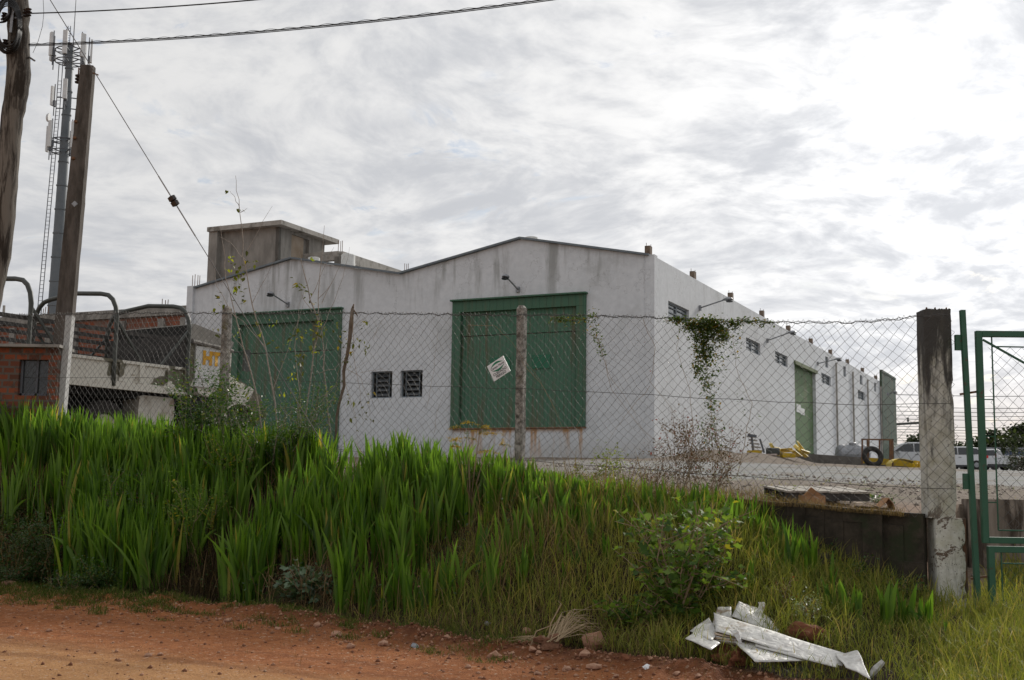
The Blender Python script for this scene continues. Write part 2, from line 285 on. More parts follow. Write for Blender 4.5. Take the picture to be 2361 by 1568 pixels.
#SECTION2
# ---------------------------------------------------------------- warehouse
YAW = .4457; C0 = Vector((3.847, 33., 0)); SD = Vector((math.sin(YAW), math.cos(YAW), 0)); FRD = Vector((-math.cos(YAW), math.sin(YAW), 0)); ZUP = Vector((0, 0, 1))
ZT, ZB = 6.547, .3
def Fp(u, z, o=0.): return C0+FRD*u+ZUP*z-SD*o          # o = outwards from the gable wall
def Sp(s, z, o=0.): return C0+SD*s+ZUP*z-FRD*o
def on_plane(x, y, p0, n):
    d = Vector(ray(x, y)); return d*(p0.dot(n)/d.dot(n))
def onF(x, y): p = on_plane(x, y, C0, SD)-C0; return p.dot(FRD), p.z
def onS(x, y): p = on_plane(x, y, C0, FRD)-C0; return p.dot(SD), p.z
SE = onS(2031, 1000)[0]
def wallmat(name, streak, rust):
    m, T = newmat(name); P = T.add('NewGeometry').outputs['Position']
    u = T.vm('DOT_PRODUCT', T.vm('SUBTRACT', P, tuple(C0)).outputs[0], tuple(FRD)).outputs['Value']; z = T.add('SeparateXYZ', {0: P}).outputs[2]
    uz = lambda a, b: T.add('CombineXYZ', {0: T.math('MULTIPLY', u, a), 1: T.math('MULTIPLY', z, b), 2: T.math('MULTIPLY', T.vm('DOT_PRODUCT', P, tuple(SD)).outputs['Value'], a)}).outputs[0]
    n = T.noise(uz(3, 3), 2., 6., .65); s1 = T.noise(uz(1.7, .22), 1., 5., .62, .25); s2 = T.noise(uz(6, .5), 1., 4., .6)
    col = T.mix(T.ss(n, .3, .7), (.56, .58, .605), (.635, .655, .68))
    dirt = T.math('MULTIPLY', T.math('MULTIPLY', T.ss(T.math('ADD', T.math('MULTIPLY', s1, .75), T.math('MULTIPLY', s2, .25)), .5, .66), T.ss(z, 4.6, 6.6)), streak*.8)
    col = T.mix(dirt, col, (.25, .255, .245))
    blot = T.math('MULTIPLY', T.ss(T.noise(uz(.8, .5), 1., 6., .7, .4), .55, .7), streak*.35); col = T.mix(blot, col, (.33, .34, .33))
    base = T.math('MULTIPLY', T.ss(z, 1.75, .95), T.ss(n, .3, .6)); col = T.mix(T.math('MULTIPLY', base, .6), col, (.36, .33, .29))
    col = T.mix(T.math('MULTIPLY', T.ss(T.noise(uz(.35, .5), 1., 3., .5, .3), .48, .62), .22), col, (.40, .41, .41))
    ck = T.add('TexVoronoi', {'Vector': T.vm('ADD', uz(.55, .7), T.add('TexNoise', {'Vector': uz(1.5, 1.5), 'Scale': 2., 'Detail': 5.}).outputs[1]).outputs[0], 'Scale': 1.}, feature='DISTANCE_TO_EDGE').outputs[0]
    col = T.mix(T.math('MULTIPLY', T.ss(ck, .012, .002), .4), col, (.25, .25, .25))
    if rust:
        r = T.math('MULTIPLY', T.math('MULTIPLY', T.ss(z, 1.93, 1.88), T.ss(z, .6, 1.9)), T.math('MULTIPLY', T.ss(u, 1.95, 2.1), T.ss(u, 6.2, 6.05)))
        r = T.math('MULTIPLY', r, T.math('ADD', T.ss(T.noise(uz(3.4, .3), 1., 4., .6), .5, .63), T.ss(z, 1.7, 1.9)), clamp=True); col = T.mix(r, col, (.42, .25, .13))
    return finish(m, T, col, .85, T.noise(P, 14., 6., .7), .15, .01)
m_wf = wallmat('painted_render', 1., True); m_ws = wallmat('painted_render_side', .45, False)
m_trim = M('roof_trim', (.17, .20, .22), (.12, .14, .16), 5, .5); m_roof = M('metal_roof', (.35, .36, .36), (.25, .25, .25), 3, .5)
m_conc = M('old_concrete', (.30, .285, .26), (.17, .16, .145), 2.2, .9, .3, c3=(.10, .095, .085), s3=1.2, lo=.5, hi=.7, stretch=(1, 1, .35))
m_concl = M('pale_concrete', (.40, .38, .35), (.28, .265, .24), 4, .9, .3, c3=(.16, .15, .13), s3=2.5, lo=.52, hi=.7)
m_steel = M('galvanised', (.32, .33, .35), (.2, .21, .22), 8, .45, .1, metal=.5); m_dark = M('dark_void', (.012, .012, .012), None, 3, .8)  # dark void: near-black colour stands in for shade in openings and undersides
m_glassd = M('dark_glass', (.03, .035, .04), (.05, .055, .06), 3, .15, .02, spec=.5); m_rust = M('rusty_steel', (.12, .06, .035), (.2, .11, .06), 15, .9)
def greenmat(name, c, c2, freq, axis, streakc=(.11, .09, .05), st=.85):
    m, T = newmat(name); P = T.add('NewGeometry').outputs['Position']; u = T.vm('DOT_PRODUCT', P, tuple(axis)).outputs['Value']; z = T.add('SeparateXYZ', {0: P}).outputs[2]
    v = T.add('CombineXYZ', {0: T.math('MULTIPLY', u, 5.), 1: T.math('MULTIPLY', z, .35), 2: 0.}).outputs[0]
    col = T.mix(T.noise(P, 1.2, 5., .6), c, c2); col = T.mix(T.math('MULTIPLY', T.ss(T.noise(v, 1., 5., .65), .48, .68), st), col, streakc)
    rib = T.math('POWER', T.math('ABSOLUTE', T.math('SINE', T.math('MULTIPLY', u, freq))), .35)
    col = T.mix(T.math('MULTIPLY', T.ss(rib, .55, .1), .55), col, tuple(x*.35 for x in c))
    return finish(m, T, col, .55, rib, .9, .02, spec=.3)
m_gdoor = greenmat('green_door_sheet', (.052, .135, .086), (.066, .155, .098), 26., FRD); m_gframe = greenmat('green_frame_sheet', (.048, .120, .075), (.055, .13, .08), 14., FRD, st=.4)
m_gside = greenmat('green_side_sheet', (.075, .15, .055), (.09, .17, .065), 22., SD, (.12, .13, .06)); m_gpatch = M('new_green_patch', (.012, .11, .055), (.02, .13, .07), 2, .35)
wh = thing('warehouse', 'long white warehouse with twin gables, green metal doors and a row of high side windows', 'warehouse', tuple(C0+ZUP*ZB))
def panel(mb, O, du, dn, us, tops, bot, holes, th):
    """wall in the plane O + u*du, thickness th along dn (inwards); holes (u0,u1,z0,z1)"""
    cuts = sorted(set(list(us)+[h for q in holes for h in q[:2]])); top = lambda u: float(np.interp(u, us, tops))
    P = lambda u, z, k=0.: O+du*u+ZUP*z+dn*k
    for a, b in zip(cuts[:-1], cuts[1:]):
        m = (a+b)/2; zs = [bot]; hs = sorted([q for q in holes if q[0] <= m <= q[1]], key=lambda q: q[2])
        segs = []; z0 = bot
        for q in hs: segs.append((z0, q[2])); z0 = q[3]
        for s0, s1 in segs: mb.add([P(a, s0), P(b, s0), P(b, s1), P(a, s1)], [(0, 1, 2, 3)])
        mb.add([P(a, z0), P(b, z0), P(b, top(b)), P(a, top(a))], [(0, 1, 2, 3)]); mb.add([P(a, top(a)), P(b, top(b)), P(b, top(b), th), P(a, top(a), th)], [(0, 1, 2, 3)])
    u0, u1 = cuts[0], cuts[-1]; n = len(us)
    mb.add([P(u, t, th) for u, t in zip(us, tops)]+[P(u1, bot, th), P(u0, bot, th)], [tuple(range(n+2))])
    for u in (u0, u1): mb.add([P(u, bot), P(u, top(u)), P(u, top(u), th), P(u, bot, th)], [(0, 1, 2, 3)])
    for a, b, z0, z1 in holes:
        mb.add([P(a, z0), P(b, z0), P(b, z1), P(a, z1), P(a, z0, th), P(b, z0, th), P(b, z1, th), P(a, z1, th)], [(0, 1, 5, 4), (1, 2, 6, 5), (2, 3, 7, 6), (3, 0, 4, 7)])
D1 = (1.971, 6.185); D2 = (10.061, 14.219); ZDB, ZDT = 1.892, 5.603; WN = [(7.176, 7.933), (8.218, 8.963)]; ZW = (2.825, 3.632)
UV_, UP1, UP2, UE = 8.044, 4.02, 12.0, 16.08; ZPK = 7.32
b = MB(); panel(b, C0, FRD, SD, [0, UP1, UV_, UP2, UE], [ZT, ZPK, ZT, ZPK-.02, ZT], ZB, [(D1[0]+.08, D1[1]-.08, ZDB+.005, ZDT-.08), (D2[0]+.08, D2[1]-.08, ZDB-.8, ZDT-.08)]+[(q[0], q[1], *ZW) for q in WN], .18)
b.build('gable_wall', m_wf, wh)
b = MB()
for a, c in (((0.12, ZT), (UP1, ZPK)), ((UP1, ZPK), (UV_, ZT)), ((UV_, ZT), (UP2, ZPK-.02)), ((UP2, ZPK-.02), (UE-.25, ZT+.03))): b.bar(Fp(a[0], a[1]+.035, .04), Fp(c[0], c[1]+.035, .04), .16, .055)
b.build('roof_trim', m_trim, wh)
# side wall
zt = onS(1752.8, 791.5)[1]; zb_ = onS(1752.8, 820.2)[1]; sw = []
for x0, x1 in ((1541, 1589), (1660, 1681), (1720.4, 1752.8), (1787, 1815.5), (1892.4, 1914), (1976, 1991)): sw.append((onS(x0, 800)[0], onS(x1, 800)[0], zb_, 5.5))
uw = [(onS(x0, 800)[0], onS(x1, 800)[0], onS(1903, 846)[1], onS(1903, 821)[1]) for x0, x1 in ((1902.5, 1909), (1943.6, 1949.6), (1981.3, 1987), (2013.6, 2018.3))]
SDR = (onS(1832.5, 900)[0], onS(1881, 900)[0], ZB+.5, 5.45)
b = MB(); panel(b, C0, SD, FRD, [0, SE], [ZT, ZT], ZB, sw+uw+[SDR], .18); b.build('side_wall', m_ws, wh)
b = MB()
b.add([Fp(UE, ZB), Fp(UE, ZT), Fp(UE, ZT)+SD*SE, Fp(UE, ZB)+SD*SE], [(0, 1, 2, 3)]); b.add([Fp(0, ZB)+SD*SE, Fp(0, ZT)+SD*SE, Fp(UP1, ZPK)+SD*SE, Fp(UV_, ZT)+SD*SE, Fp(UP2, ZPK)+SD*SE, Fp(UE, ZT)+SD*SE, Fp(UE, ZB)+SD*SE], [tuple(range(7))])
b.build('rear_wall', m_ws, wh)
b = MB()
for (a, za), (c, zc) in (((.2, ZT-.25), (UP1, ZPK-.06)), ((UP1, ZPK-.06), (UV_, ZT-.06)), ((UV_, ZT-.06), (UP2, ZPK-.08)), ((UP2, ZPK-.08), (UE, ZT-.06))): b.add([Fp(a, za, -.2), Fp(c, zc, -.2), Fp(c, zc, -SE), Fp(a, za, -SE)], [(0, 1, 2, 3)])
b.build('roof', m_roof, wh)
def mkdoor(u0, u1, zb, first):
    f = MB(); fw_ = .28; zt_ = ZDT
    for (a, za, c, zc) in ((u0, zb, u0+fw_, zt_-.33), (u1-fw_, zb, u1, zt_-.33), (u0, zt_-.33, u1, zt_)):
        m = Fp((a+c)/2, (za+zc)/2, .03); f.box(m, (c-a, .10, zc-za), -YAW)
    f.box(Fp((u0+u1)/2, zt_+.025, .07), (u1-u0+.08, .2, .05), -YAW)
    fr_ = f.build('door', m_gframe, wh, bevel=.008)
    leaf = MB(); mid = (u0+u1)/2
    for a, c in ((u0+fw_-.03, u1-fw_+.03),):
        for z0, z1 in ((zb, zb+(zt_-zb)*.72), (zb+(zt_-zb)*.72+.025, zt_-.28)): leaf.box(Fp((a+c)/2, (z0+z1)/2, -.07), (c-a, .05, z1-z0), -YAW)
    leaf.build('door_leaf', m_gdoor, fr_); return fr_
d1 = mkdoor(*D1, ZDB, True); d2 = mkdoor(*D2, ZDB-.8, False)
b = MB().box(Fp((D1[0]+D1[1])/2, ZDB-.018, .02), (D1[1]-D1[0]+.04, .1, .03), -YAW); b.build('sill', m_rust, d1)
for x0, x1, y0, y1 in ((1129, 1175, 823, 852), (1226, 1268, 817, 850)):
    (ua, za), (ub, zb2) = onF(x0, y1), onF(x1, y0); MB().box(Fp((ua+ub)/2, (za+zb2)/2, -.03), (abs(ub-ua), .02, abs(zb2-za)), -YAW).build('patch_plate', m_gpatch, d1)
for k, (u0, u1) in enumerate(WN):
    f = MB(); t = .04; z0, z1 = ZW
    for a, c, za, zc in ((u0, u0+t, z0, z1), (u1-t, u1, z0, z1), (u0+t, u1-t, z0, z0+t), (u0+t, u1-t, z1-t, z1), (u0+.14, u0+.16, z0+t, z1-t), (u1-.16, u1-.14, z0+t, z1-t)): f.box(Fp((a+c)/2, (za+zc)/2, -.10), (c-a, .04, zc-za), -YAW)
    wf = f.build('window', m_trim, wh)
    s = MB()
    for j in range(5): s.box(Fp((u0+u1)/2, z0+.12+j*.142, -.11), (u1-u0-.34, .012, .12), -YAW, rx=R(-32))
    s.build('louvre', M('louvre_glass%d' % k, (.05, .055, .06), (.03, .035, .04), 4, .25, spec=.5), wf); MB().box(Fp((u0+u1)/2, (z0+z1)/2, -.17), (u1-u0, .01, z1-z0), -YAW).build('pane', m_dark, wf)
def side_win(s0, s1, z0, z1):
    f = MB(); t = .05; L = s1-s0; ry_ = -YAW+math.pi/2
    cuts = [(s0, s0+t, z0, z1), (s1-t, s1, z0, z1), (s0+t, s1-t, z0, z0+t), (s0+t, s1-t, z1-t, z1)]
    if L > .6: cuts += [(s0+L*.47, s0+L*.47+.1, z0+t, z1-t)]+[(s0+t, s0+L*.47, z0+(z1-z0)*q, z0+(z1-z0)*q+.03) for q in (.33, .66)]+[(s0+L*.47+.1, s1-t, z0+(z1-z0)*q, z0+(z1-z0)*q+.03) for q in (.33, .66)]
    for a, c, za, zc in cuts: f.box(Sp((a+c)/2, (za+zc)/2, -.09), (c-a, .03, zc-za), ry_)
    o = f.build('window', m_trim, wh); MB().box(Sp((s0+s1)/2, (z0+z1)/2, -.12), (s1-s0, .01, z1-z0), ry_).build('pane', m_wing, o)
m_wing = M('window_glass', (.10, .12, .13), (.32, .35, .37), 1.4, .12, .02, spec=.6)
for q in sw+uw: side_win(*q)
ry_ = math.pi/2-YAW; s0, s1, z0, z1 = SDR
f = MB(); f.box(Sp((s0+s1)/2, z1-.06, .02), (s1-s0+.2, .12, .14), ry_); dd = f.build('door', M('faded_green_lintel', (.16, .19, .10), (.12, .15, .08), 4, .7), wh); MB().box(Sp((s0+s1)/2, (z0+z1)/2, -.15), (s1-s0, .03, z1-z0), ry_).build('door_leaf', m_gside, dd)
m_paper = M('paper', (.72, .73, .72), (.6, .62, .62), 30, .7)
for x0, x1, y0, y1 in ((1838.5, 1848, 929, 951), (1848, 1857, 939, 956)):
    sa, za = onS(x0, y1); sb, zb3 = onS(x1, y0); o = MB().box(Sp((sa+sb)/2+.42, (za+zb3)/2, -.125), (abs(sb-sa), .01, abs(zb3-za)*.75), ry_).build('paper_notice', m_paper); tag(o, 'upper left paper notice on the green side door' if x0 < 1840 else 'lower right paper notice on the green side door', 'notice')
SP = 4.2687; st = MB().box((0, 0, .0), (.15, .2, .5), 0); st.tube([(-.04, -.06, .2), (-.04, -.06, .34)], .008, 4); st.tube([(.05, .06, .2), (.05, .06, .31)], .008, 4)
st0 = st.build('column_stub', m_rust if 0 else M('stub_concrete', (.20, .15, .11), (.09, .065, .05), 9, .9), wh, world=False)
for i in range(10):
    o = st0 if i == 0 else st0.copy()
    if i: COL.objects.link(o); o.parent = wh
    p = Sp(SP*i+(.14 if i == 0 else 0), ZT+.06, -.2)-wh.location; o.location = p; o.rotation_euler.z = -YAW
for i in (6, 7, 8, 9):
    if SP*i < SE: MB().tube([Sp(SP*i, ZT-.3, .06), Sp(SP*i, 1.2, .06)], .045, 8).build('downpipe', m_concl, wh)
b = MB().box(Sp(.0, (ZT+ZB)/2-.02, .0)+FRD*.1+SD*.1, (.26, .26, ZT-ZB+.12), -YAW); b.build('corner_pillar', m_ws, wh)
b = MB().box(Fp(UE-.1, (ZT+ZB)/2, -.05), (.24, .3, ZT-ZB+.25), -YAW); b.build('corner_pillar', m_ws, wh)
p0 = Sp(SE-.4, 1., .35); zg_ = onS(2031, 848)[1]
b = MB(); e1 = onS(2062, 960)[0]
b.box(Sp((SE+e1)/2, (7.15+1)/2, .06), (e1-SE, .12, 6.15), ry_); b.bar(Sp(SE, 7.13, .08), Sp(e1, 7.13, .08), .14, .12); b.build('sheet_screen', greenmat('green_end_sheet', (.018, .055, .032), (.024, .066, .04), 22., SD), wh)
def vent(name, px, py, Y, r, h, lab):
    p = pt(px, py, Y); b = MB().lathe(p-ZUP*h, [(r*.9, -.5), (r*.9, 0), (r, .02), (r, h*.45), (r*.96, h*.47), (r*.96, h*.95), (r*.8, h), (.02, h+.02)], 20); b.build(name, M(name+'_metal', (.62, .62, .60), (.5, .5, .48), 8, .5), wh, smooth=False)
vent('roof_vent', 1225, 547, 35.2, .20, .3, ''); vent('roof_vent', 803, 587, 39.6, .24, .55, ''); vent('roof_vent', 724, 594, 38.9, .2, .3, '')
# wall lamps
def wall_lamp(base, head, lab):
    base = Vector(base); head = Vector(head); t = thing('wall_lamp', lab, 'lamp', tuple(base), 'lamps on long arms on the warehouse walls'); d = (head-base).normalized()
    MB().tube([base, base+d*.6*(head-base).length, head], .022, 8).build('arm', m_steel, t); MB().box(base, (.1, .1, .16), -YAW).build('bracket', m_steel, t)
    h = Vector((d.x, d.y, d.z*.15)).normalized(); b = MB(); n = 10
    rings = [(0, .03), (.06, .07), (.18, .13), (.32, .14), (.42, .09), (.46, .02)]
    vs = []; fs = []
    sdv = h.cross(ZUP).normalized()
    for k, (l, r) in enumerate(rings):
        for j in range(n): th = 2*math.pi*j/n; vs.append(head-h*.04+h*l*.75+sdv*.75*r*math.cos(th)+ZUP*(max(math.sin(th), -.35)*r*.55))
    for k in range(len(rings)-1):
        for j in range(n): fs.append((k*n+j, k*n+(j+1) % n, (k+1)*n+(j+1) % n, (k+1)*n+j))
    b.add(vs, fs); b.build('lamp_head', m_steel, t, smooth=True); MB().lathe(head+h*.2-ZUP*.05, [(.0, -.05), (.09, -.035), (.11, 0)], 12).build('lens', m_glassd, t)
for bx, by, hx, hy, S_, lab in ((1195, 668, 1170, 641, 0, 'lamp on an arm above the nearer green gable door'), (664.7, 702.2, 630, 680, 0, 'lamp on an arm above the farther green gable door, behind the sapling'),
    (1612, 710.4, 1668, 692, 1, 'lamp on an arm on the side wall nearest the white corner'), (1768, 785.5, 1817, 768, 1, 'lamp on an arm on the side wall just before the green side door'), (1884, 838.5, 1925, 829, 1, 'lamp on an arm on the side wall just beyond the green side door'), (2030, 909, 2060, 905, 2, 'small lamp on an arm on the tall green sheet at the far end')):
    if S_: s, z = onS(bx, by); B = Sp(s, z, .02 if S_ == 1 else .4)
    else: u, z = onF(bx, by); B = Fp(u, z, .02)
    wall_lamp(B, pt(hx, hy, B.y-(.5 if S_ else .9)), lab)
# walkway along the side wall
b = MB(); k0 = Vector((pt(1846, 1047, 47.).x, 47., 0)); k1 = Vector((pt(2150, 1078, 41.5).x, 41.5, 0)); zk = pt(1990, 1063, 44.2).z
zt0 = pt(1846, 1045, 47.).z; zt1 = pt(2150, 1066, 41.5).z
b.prism([k0+ZUP*(zt0-.9), k1+ZUP*(zt1-.9), k1+ZUP*zt1, k0+ZUP*zt0], Vector((.6, 3.5, 0))); m_kerb = M('kerb_concrete', (.20, .185, .165), (.12, .11, .10), 5, .9)
tag(b.build('walkway_kerb', m_kerb), kind='structure')
kd = (k1-k0); q0 = .49; b = MB(); y0_ = k0+kd*q0-Vector((0, .015, 0)); b.prism([y0_+ZUP*(zt0+(zt1-zt0)*q0-.2), k1+ZUP*(zt1-.22)-Vector((0, .015, 0)), k1+ZUP*(zt1+.01)-Vector((0, .015, 0)), y0_+ZUP*(zt0+(zt1-zt0)*q0+.01)], Vector((.03, .12, 0)))
m_yel = M('yellow_paint', (.62, .42, .02), (.5, .33, .03), 6, .6, .15, c3=(.3, .22, .06), s3=4, lo=.6, hi=.75); tag(b.build('yellow_kerb', m_yel), kind='structure')
# ---------------------------------------------------------------- unfinished concrete building behind
K = pt(644, 523, 47.); cb = thing('concrete_tower', 'bare concrete rooftop tower with overhanging slab and dark doorway behind the warehouse', 'building', (K.x, K.y, 0))
def onK(x, y, n): return on_plane(x, y, K, n)
lf = (onK(492, 600, SD)-K).dot(FRD); rs = (onK(748, 580, FRD)-K).dot(SD); zr_ = K.z
o1 = (onK(672, 560, FRD)-K).dot(SD); o2 = (onK(702, 560, FRD)-K).dot(SD); o3 = (onK(713, 560, FRD)-K).dot(SD)
b = MB(); Kb = Vector((K.x, K.y, 0)); panel(b, Kb, FRD, SD, [0, lf], [zr_, zr_], 1.2, [], .15); panel(b, Kb, SD, FRD, [0, rs], [zr_, zr_], 1.2, [(o1, o3, zr_-1.75, zr_-.12)], .15)
b.add([Kb+FRD*lf+ZUP*1.2, Kb+FRD*lf+ZUP*zr_, Kb+FRD*lf+SD*rs+ZUP*zr_, Kb+FRD*lf+SD*rs+ZUP*1.2], [(0, 1, 2, 3)]); b.add([Kb+SD*rs+ZUP*1.2, Kb+SD*rs+ZUP*zr_, Kb+FRD*lf+SD*rs+ZUP*zr_, Kb+FRD*lf+SD*rs+ZUP*1.2], [(3, 2, 1, 0)])
b.build('wall', m_conc, cb)
c = Kb+FRD*lf/2+SD*rs/2; MB().box(c+ZUP*(zr_+.09)+SD*.1-FRD*.12, (lf+.45, rs+.9, .18), -YAW).build('roof', m_concl, cb)
MB().box(Kb+FRD*(lf-.15)-SD*.12+ZUP*(zr_/2+.5), (.42, .3, zr_-1), -YAW).build('column', m_conc, cb)
MB().bar(Kb+FRD*(lf+.25)-SD*.12+ZUP*(zr_-2.45), Kb+FRD*(lf-.3)-SD*.12+ZUP*(zr_-2.45), .3, .22).build('corbel', m_conc, cb)
MB().box(Kb+SD*((o1+o2)/2)+FRD*.06+ZUP*(zr_-.93), (o2-o1-.02, .04, 1.6), ry_).build('door', M('weathered_board', (.22, .17, .12), (.30, .25, .20), 2, .8), cb); MB().box(Kb+SD*((o1+o3)/2)+FRD*.3+ZUP*(zr_-.93), (o3-o1+.3, .02, 1.9), ry_).build('interior', m_dark, cb)
fb = thing('concrete_skeleton', 'bare concrete roof beams and a short column beside the rooftop tower', 'building frame', tuple(pt(784, 584, 48.)))
J = pt(784, 590, 48.); MB().bar(J, J+FRD*3.1, .25, .36).build('beam', m_concl, fb); MB().bar(J+SD*.0-ZUP*.02, J+SD*11, .25, .40).build('beam', m_concl, fb)
MB().box(J-ZUP*2.2, (.32, .32, 4.3), -YAW).build('column', m_conc, fb); 
for q in (J, J+SD*5.2):
    for dx, dy in ((-.08, 0), (.08, 0), (0, .1)): MB().tube([q+Vector((dx, dy, .1)), q+Vector((dx, dy, .62))], .012, 4).build('rebar', m_rust, fb)
# brick wall of the neighbouring shed
m_brick, T = newmat('brickwork'); P = T.add('NewGeometry').outputs['Position']; u = T.vm('DOT_PRODUCT', P, tuple(FRD)).outputs['Value']; z = T.add('SeparateXYZ', {0: P}).outputs[2]
v = T.add('CombineXYZ', {0: u, 1: z, 2: 0.}).outputs[0]; br = T.add('TexBrick', {'Vector': v, 'Color1': (.26, .075, .035, 1), 'Color2': (.16, .055, .032, 1), 'Mortar': (.17, .145, .125, 1), 'Scale': 1., 'Mortar Size': .012, 'Brick Width': .26, 'Row Height': .17, 'Bias': .1})
col = T.mix(T.ss(T.noise(P, 1.3, 6., .65), .45, .7), br.outputs[0], (.15, .11, .09)); finish(m_brick, T, col, .9, br.outputs[1], -.4, .01)
B1 = pt(437, 703, 41.5); bh = thing('brick_shed', 'long unplastered brick shed with concrete columns and roof beam, left of the warehouse', 'shed', (B1.x, B1.y, 0)); zbt = 6.27
def Bp(u, z, o=0.): return Vector((B1.x, B1.y, 0))+FRD*u+ZUP*z-SD*o
b = MB(); panel(b, Bp(0, 0), FRD, SD, [0, 16], [zbt-.30, zbt-.30], .5, [], .15); b.build('wall', m_brick, bh)
MB().bar(Bp(-.1, zbt-.15, -.05), Bp(16, zbt-.10, -.05), .3, .30).build('beam', m_conc, bh)
for uu in (.15, 1.15, 2.9, 5.1, 6.4, 8.2, 10.4, 12.6): MB().box(Bp(uu, (zbt-.4)/2+.2, 0.), (.26 if uu > .2 else .3, .2, zbt-.8), -YAW).build('column', m_conc, bh)
for uu in (1.0, 1.1, 1.25, 6.6, 6.75, 6.85, 9.6, 9.75): MB().tube([Bp(uu, zbt-.05, -.05), Bp(uu+random.uniform(-.03, .03), zbt+random.uniform(.25, .42), -.05)], .014, 4).build('rebar', m_rust, bh)
for uu in (.0, .1, .22, .3): MB().tube([Fp(UE-.02-uu, ZT+.1, -.1), Fp(UE-.02-uu, ZT+.5+random.uniform(-.05, .05), -.1)], .011, 4).build('rebar', m_rust, wh)
MB().tube([Bp(8.9, zbt, -.1), Bp(8.9, zbt+.5, -.1)], .05, 8).build('pipe', m_concl, bh)
# ---------------------------------------------------------------- cell tower
YT = 95.; tb = pt(137, 760, YT); tt = pt(163, 104, YT); H_ = tt.z-tb.z; ct = thing('cell_tower', 'tall grey tubular mobile phone mast carrying clusters of antennas', 'mast', (tb.x, tb.y, 1.))
tx, ty = tt.x, YT; m_mast = M('mast_paint', (.105, .125, .14), (.14, .155, .17), 1.2, .5); m_ant = M('antenna_plastic', (.62, .63, .63), (.52, .53, .54), 3, .5); m_mbar = M('mast_steel', (.12, .13, .15), None, 3, .6)
zf = lambda y: pt(150, y, YT).z
b = MB(); zz0 = zf(760); N_ = 12
for i in range(N_):
    za = zz0+H_*i/N_; zb4 = zz0+H_*(i+1)/N_; r = lambda q: .52-(.52-.27)*q; b.lathe((tx, ty, 0), [(r(i/N_), za), (r((i+1)/N_), zb4-.12), (r((i+1)/N_)+.05, zb4-.1), (r((i+1)/N_)+.05, zb4)], 18)
b.build('pole', m_mast, ct)
b = MB()
for q in (0, 1):
    X_ = tx-.66-.30*q*1.; b.tube([(X_-.32, ty-.2, zz0), (X_+.18, ty-.2, zf(260)), (X_+.2, ty-.2, zf(150) if q else zf(95))], .035, 4)
for i in range(64):
    q = i/64; z_ = zz0+(zf(180)-zz0)*q; b.bar((tx-1.26+.5*q, ty-.2, z_), (tx-.98+.5*q, ty-.2, z_), .03)
b.build('ladder', m_mbar, ct)
def platform(z_, r, n, h, aw, dropx=0):
    b = MB(); 
    if n > 4:
        for zz_ in (z_-.9, z_, ): b.tube([(tx+r*math.cos(t), ty+r*math.sin(t), zz_) for t in np.linspace(0, 2*math.pi, 13)], .05, 5)
    for k in range(n):
        t = 2*math.pi*(k+.35)/n; x, y = tx+r*math.cos(t), ty+r*math.sin(t)
        for zz_ in (z_-.9, z_): b.tube([(tx, ty, zz_-.1), (x, y, zz_)], .05, 5)
        x2, y2 = tx+(r+.25)*math.cos(t), ty+(r+.25)*math.sin(t); b.tube([(x2, y2, z_-1.5), (x2, y2, z_+h*.7)], .045, 5); MB().box((tx+(r+.45)*math.cos(t), ty+(r+.45)*math.sin(t), z_+h*.1), (.16, aw, h), t).build('antenna', m_ant, ct)
        MB().box((x2+.05, y2, z_-.5), (.2, .25, .5), t).build('radio_box', m_mbar, ct)
    b.build('platform', m_mbar, ct)
platform(zf(118), 1.15, 7, 1.9, .35); platform(zf(222), 1.0, 3, 1.6, .32); platform(zf(325), 1.05, 5, 2.1, .3)
MB().lathe((tx-1.35, ty-.3, zf(275)), [(.02, -.15), (.3, -.05), (.38, .1), (.36, .14)], 14, 'X').build('dish', m_ant, ct); MB().lathe((tx+1.0, ty-.6, zf(300)), [(.02, -.15), (.25, -.05), (.3, .1)], 14, 'X').build('dish', m_ant, ct)
b = MB().tube([(tx+.2, ty, tt.z-.2), (tx+.2, ty, tt.z+5.8)], [.05, .015], 5); b.tube([(tx-.3, ty, tt.z), (tx-.3, ty, tt.z+1.6)], .03, 4); b.tube([(tx-.1, ty, tt.z), (tx-.1, ty, tt.z+1.6)], .03, 4)
for i in range(8): b.bar((tx-.3, ty, tt.z+.2*i), (tx-.1, ty, tt.z+.2*i), .025)
b.build('lightning_rod', m_mbar, ct)
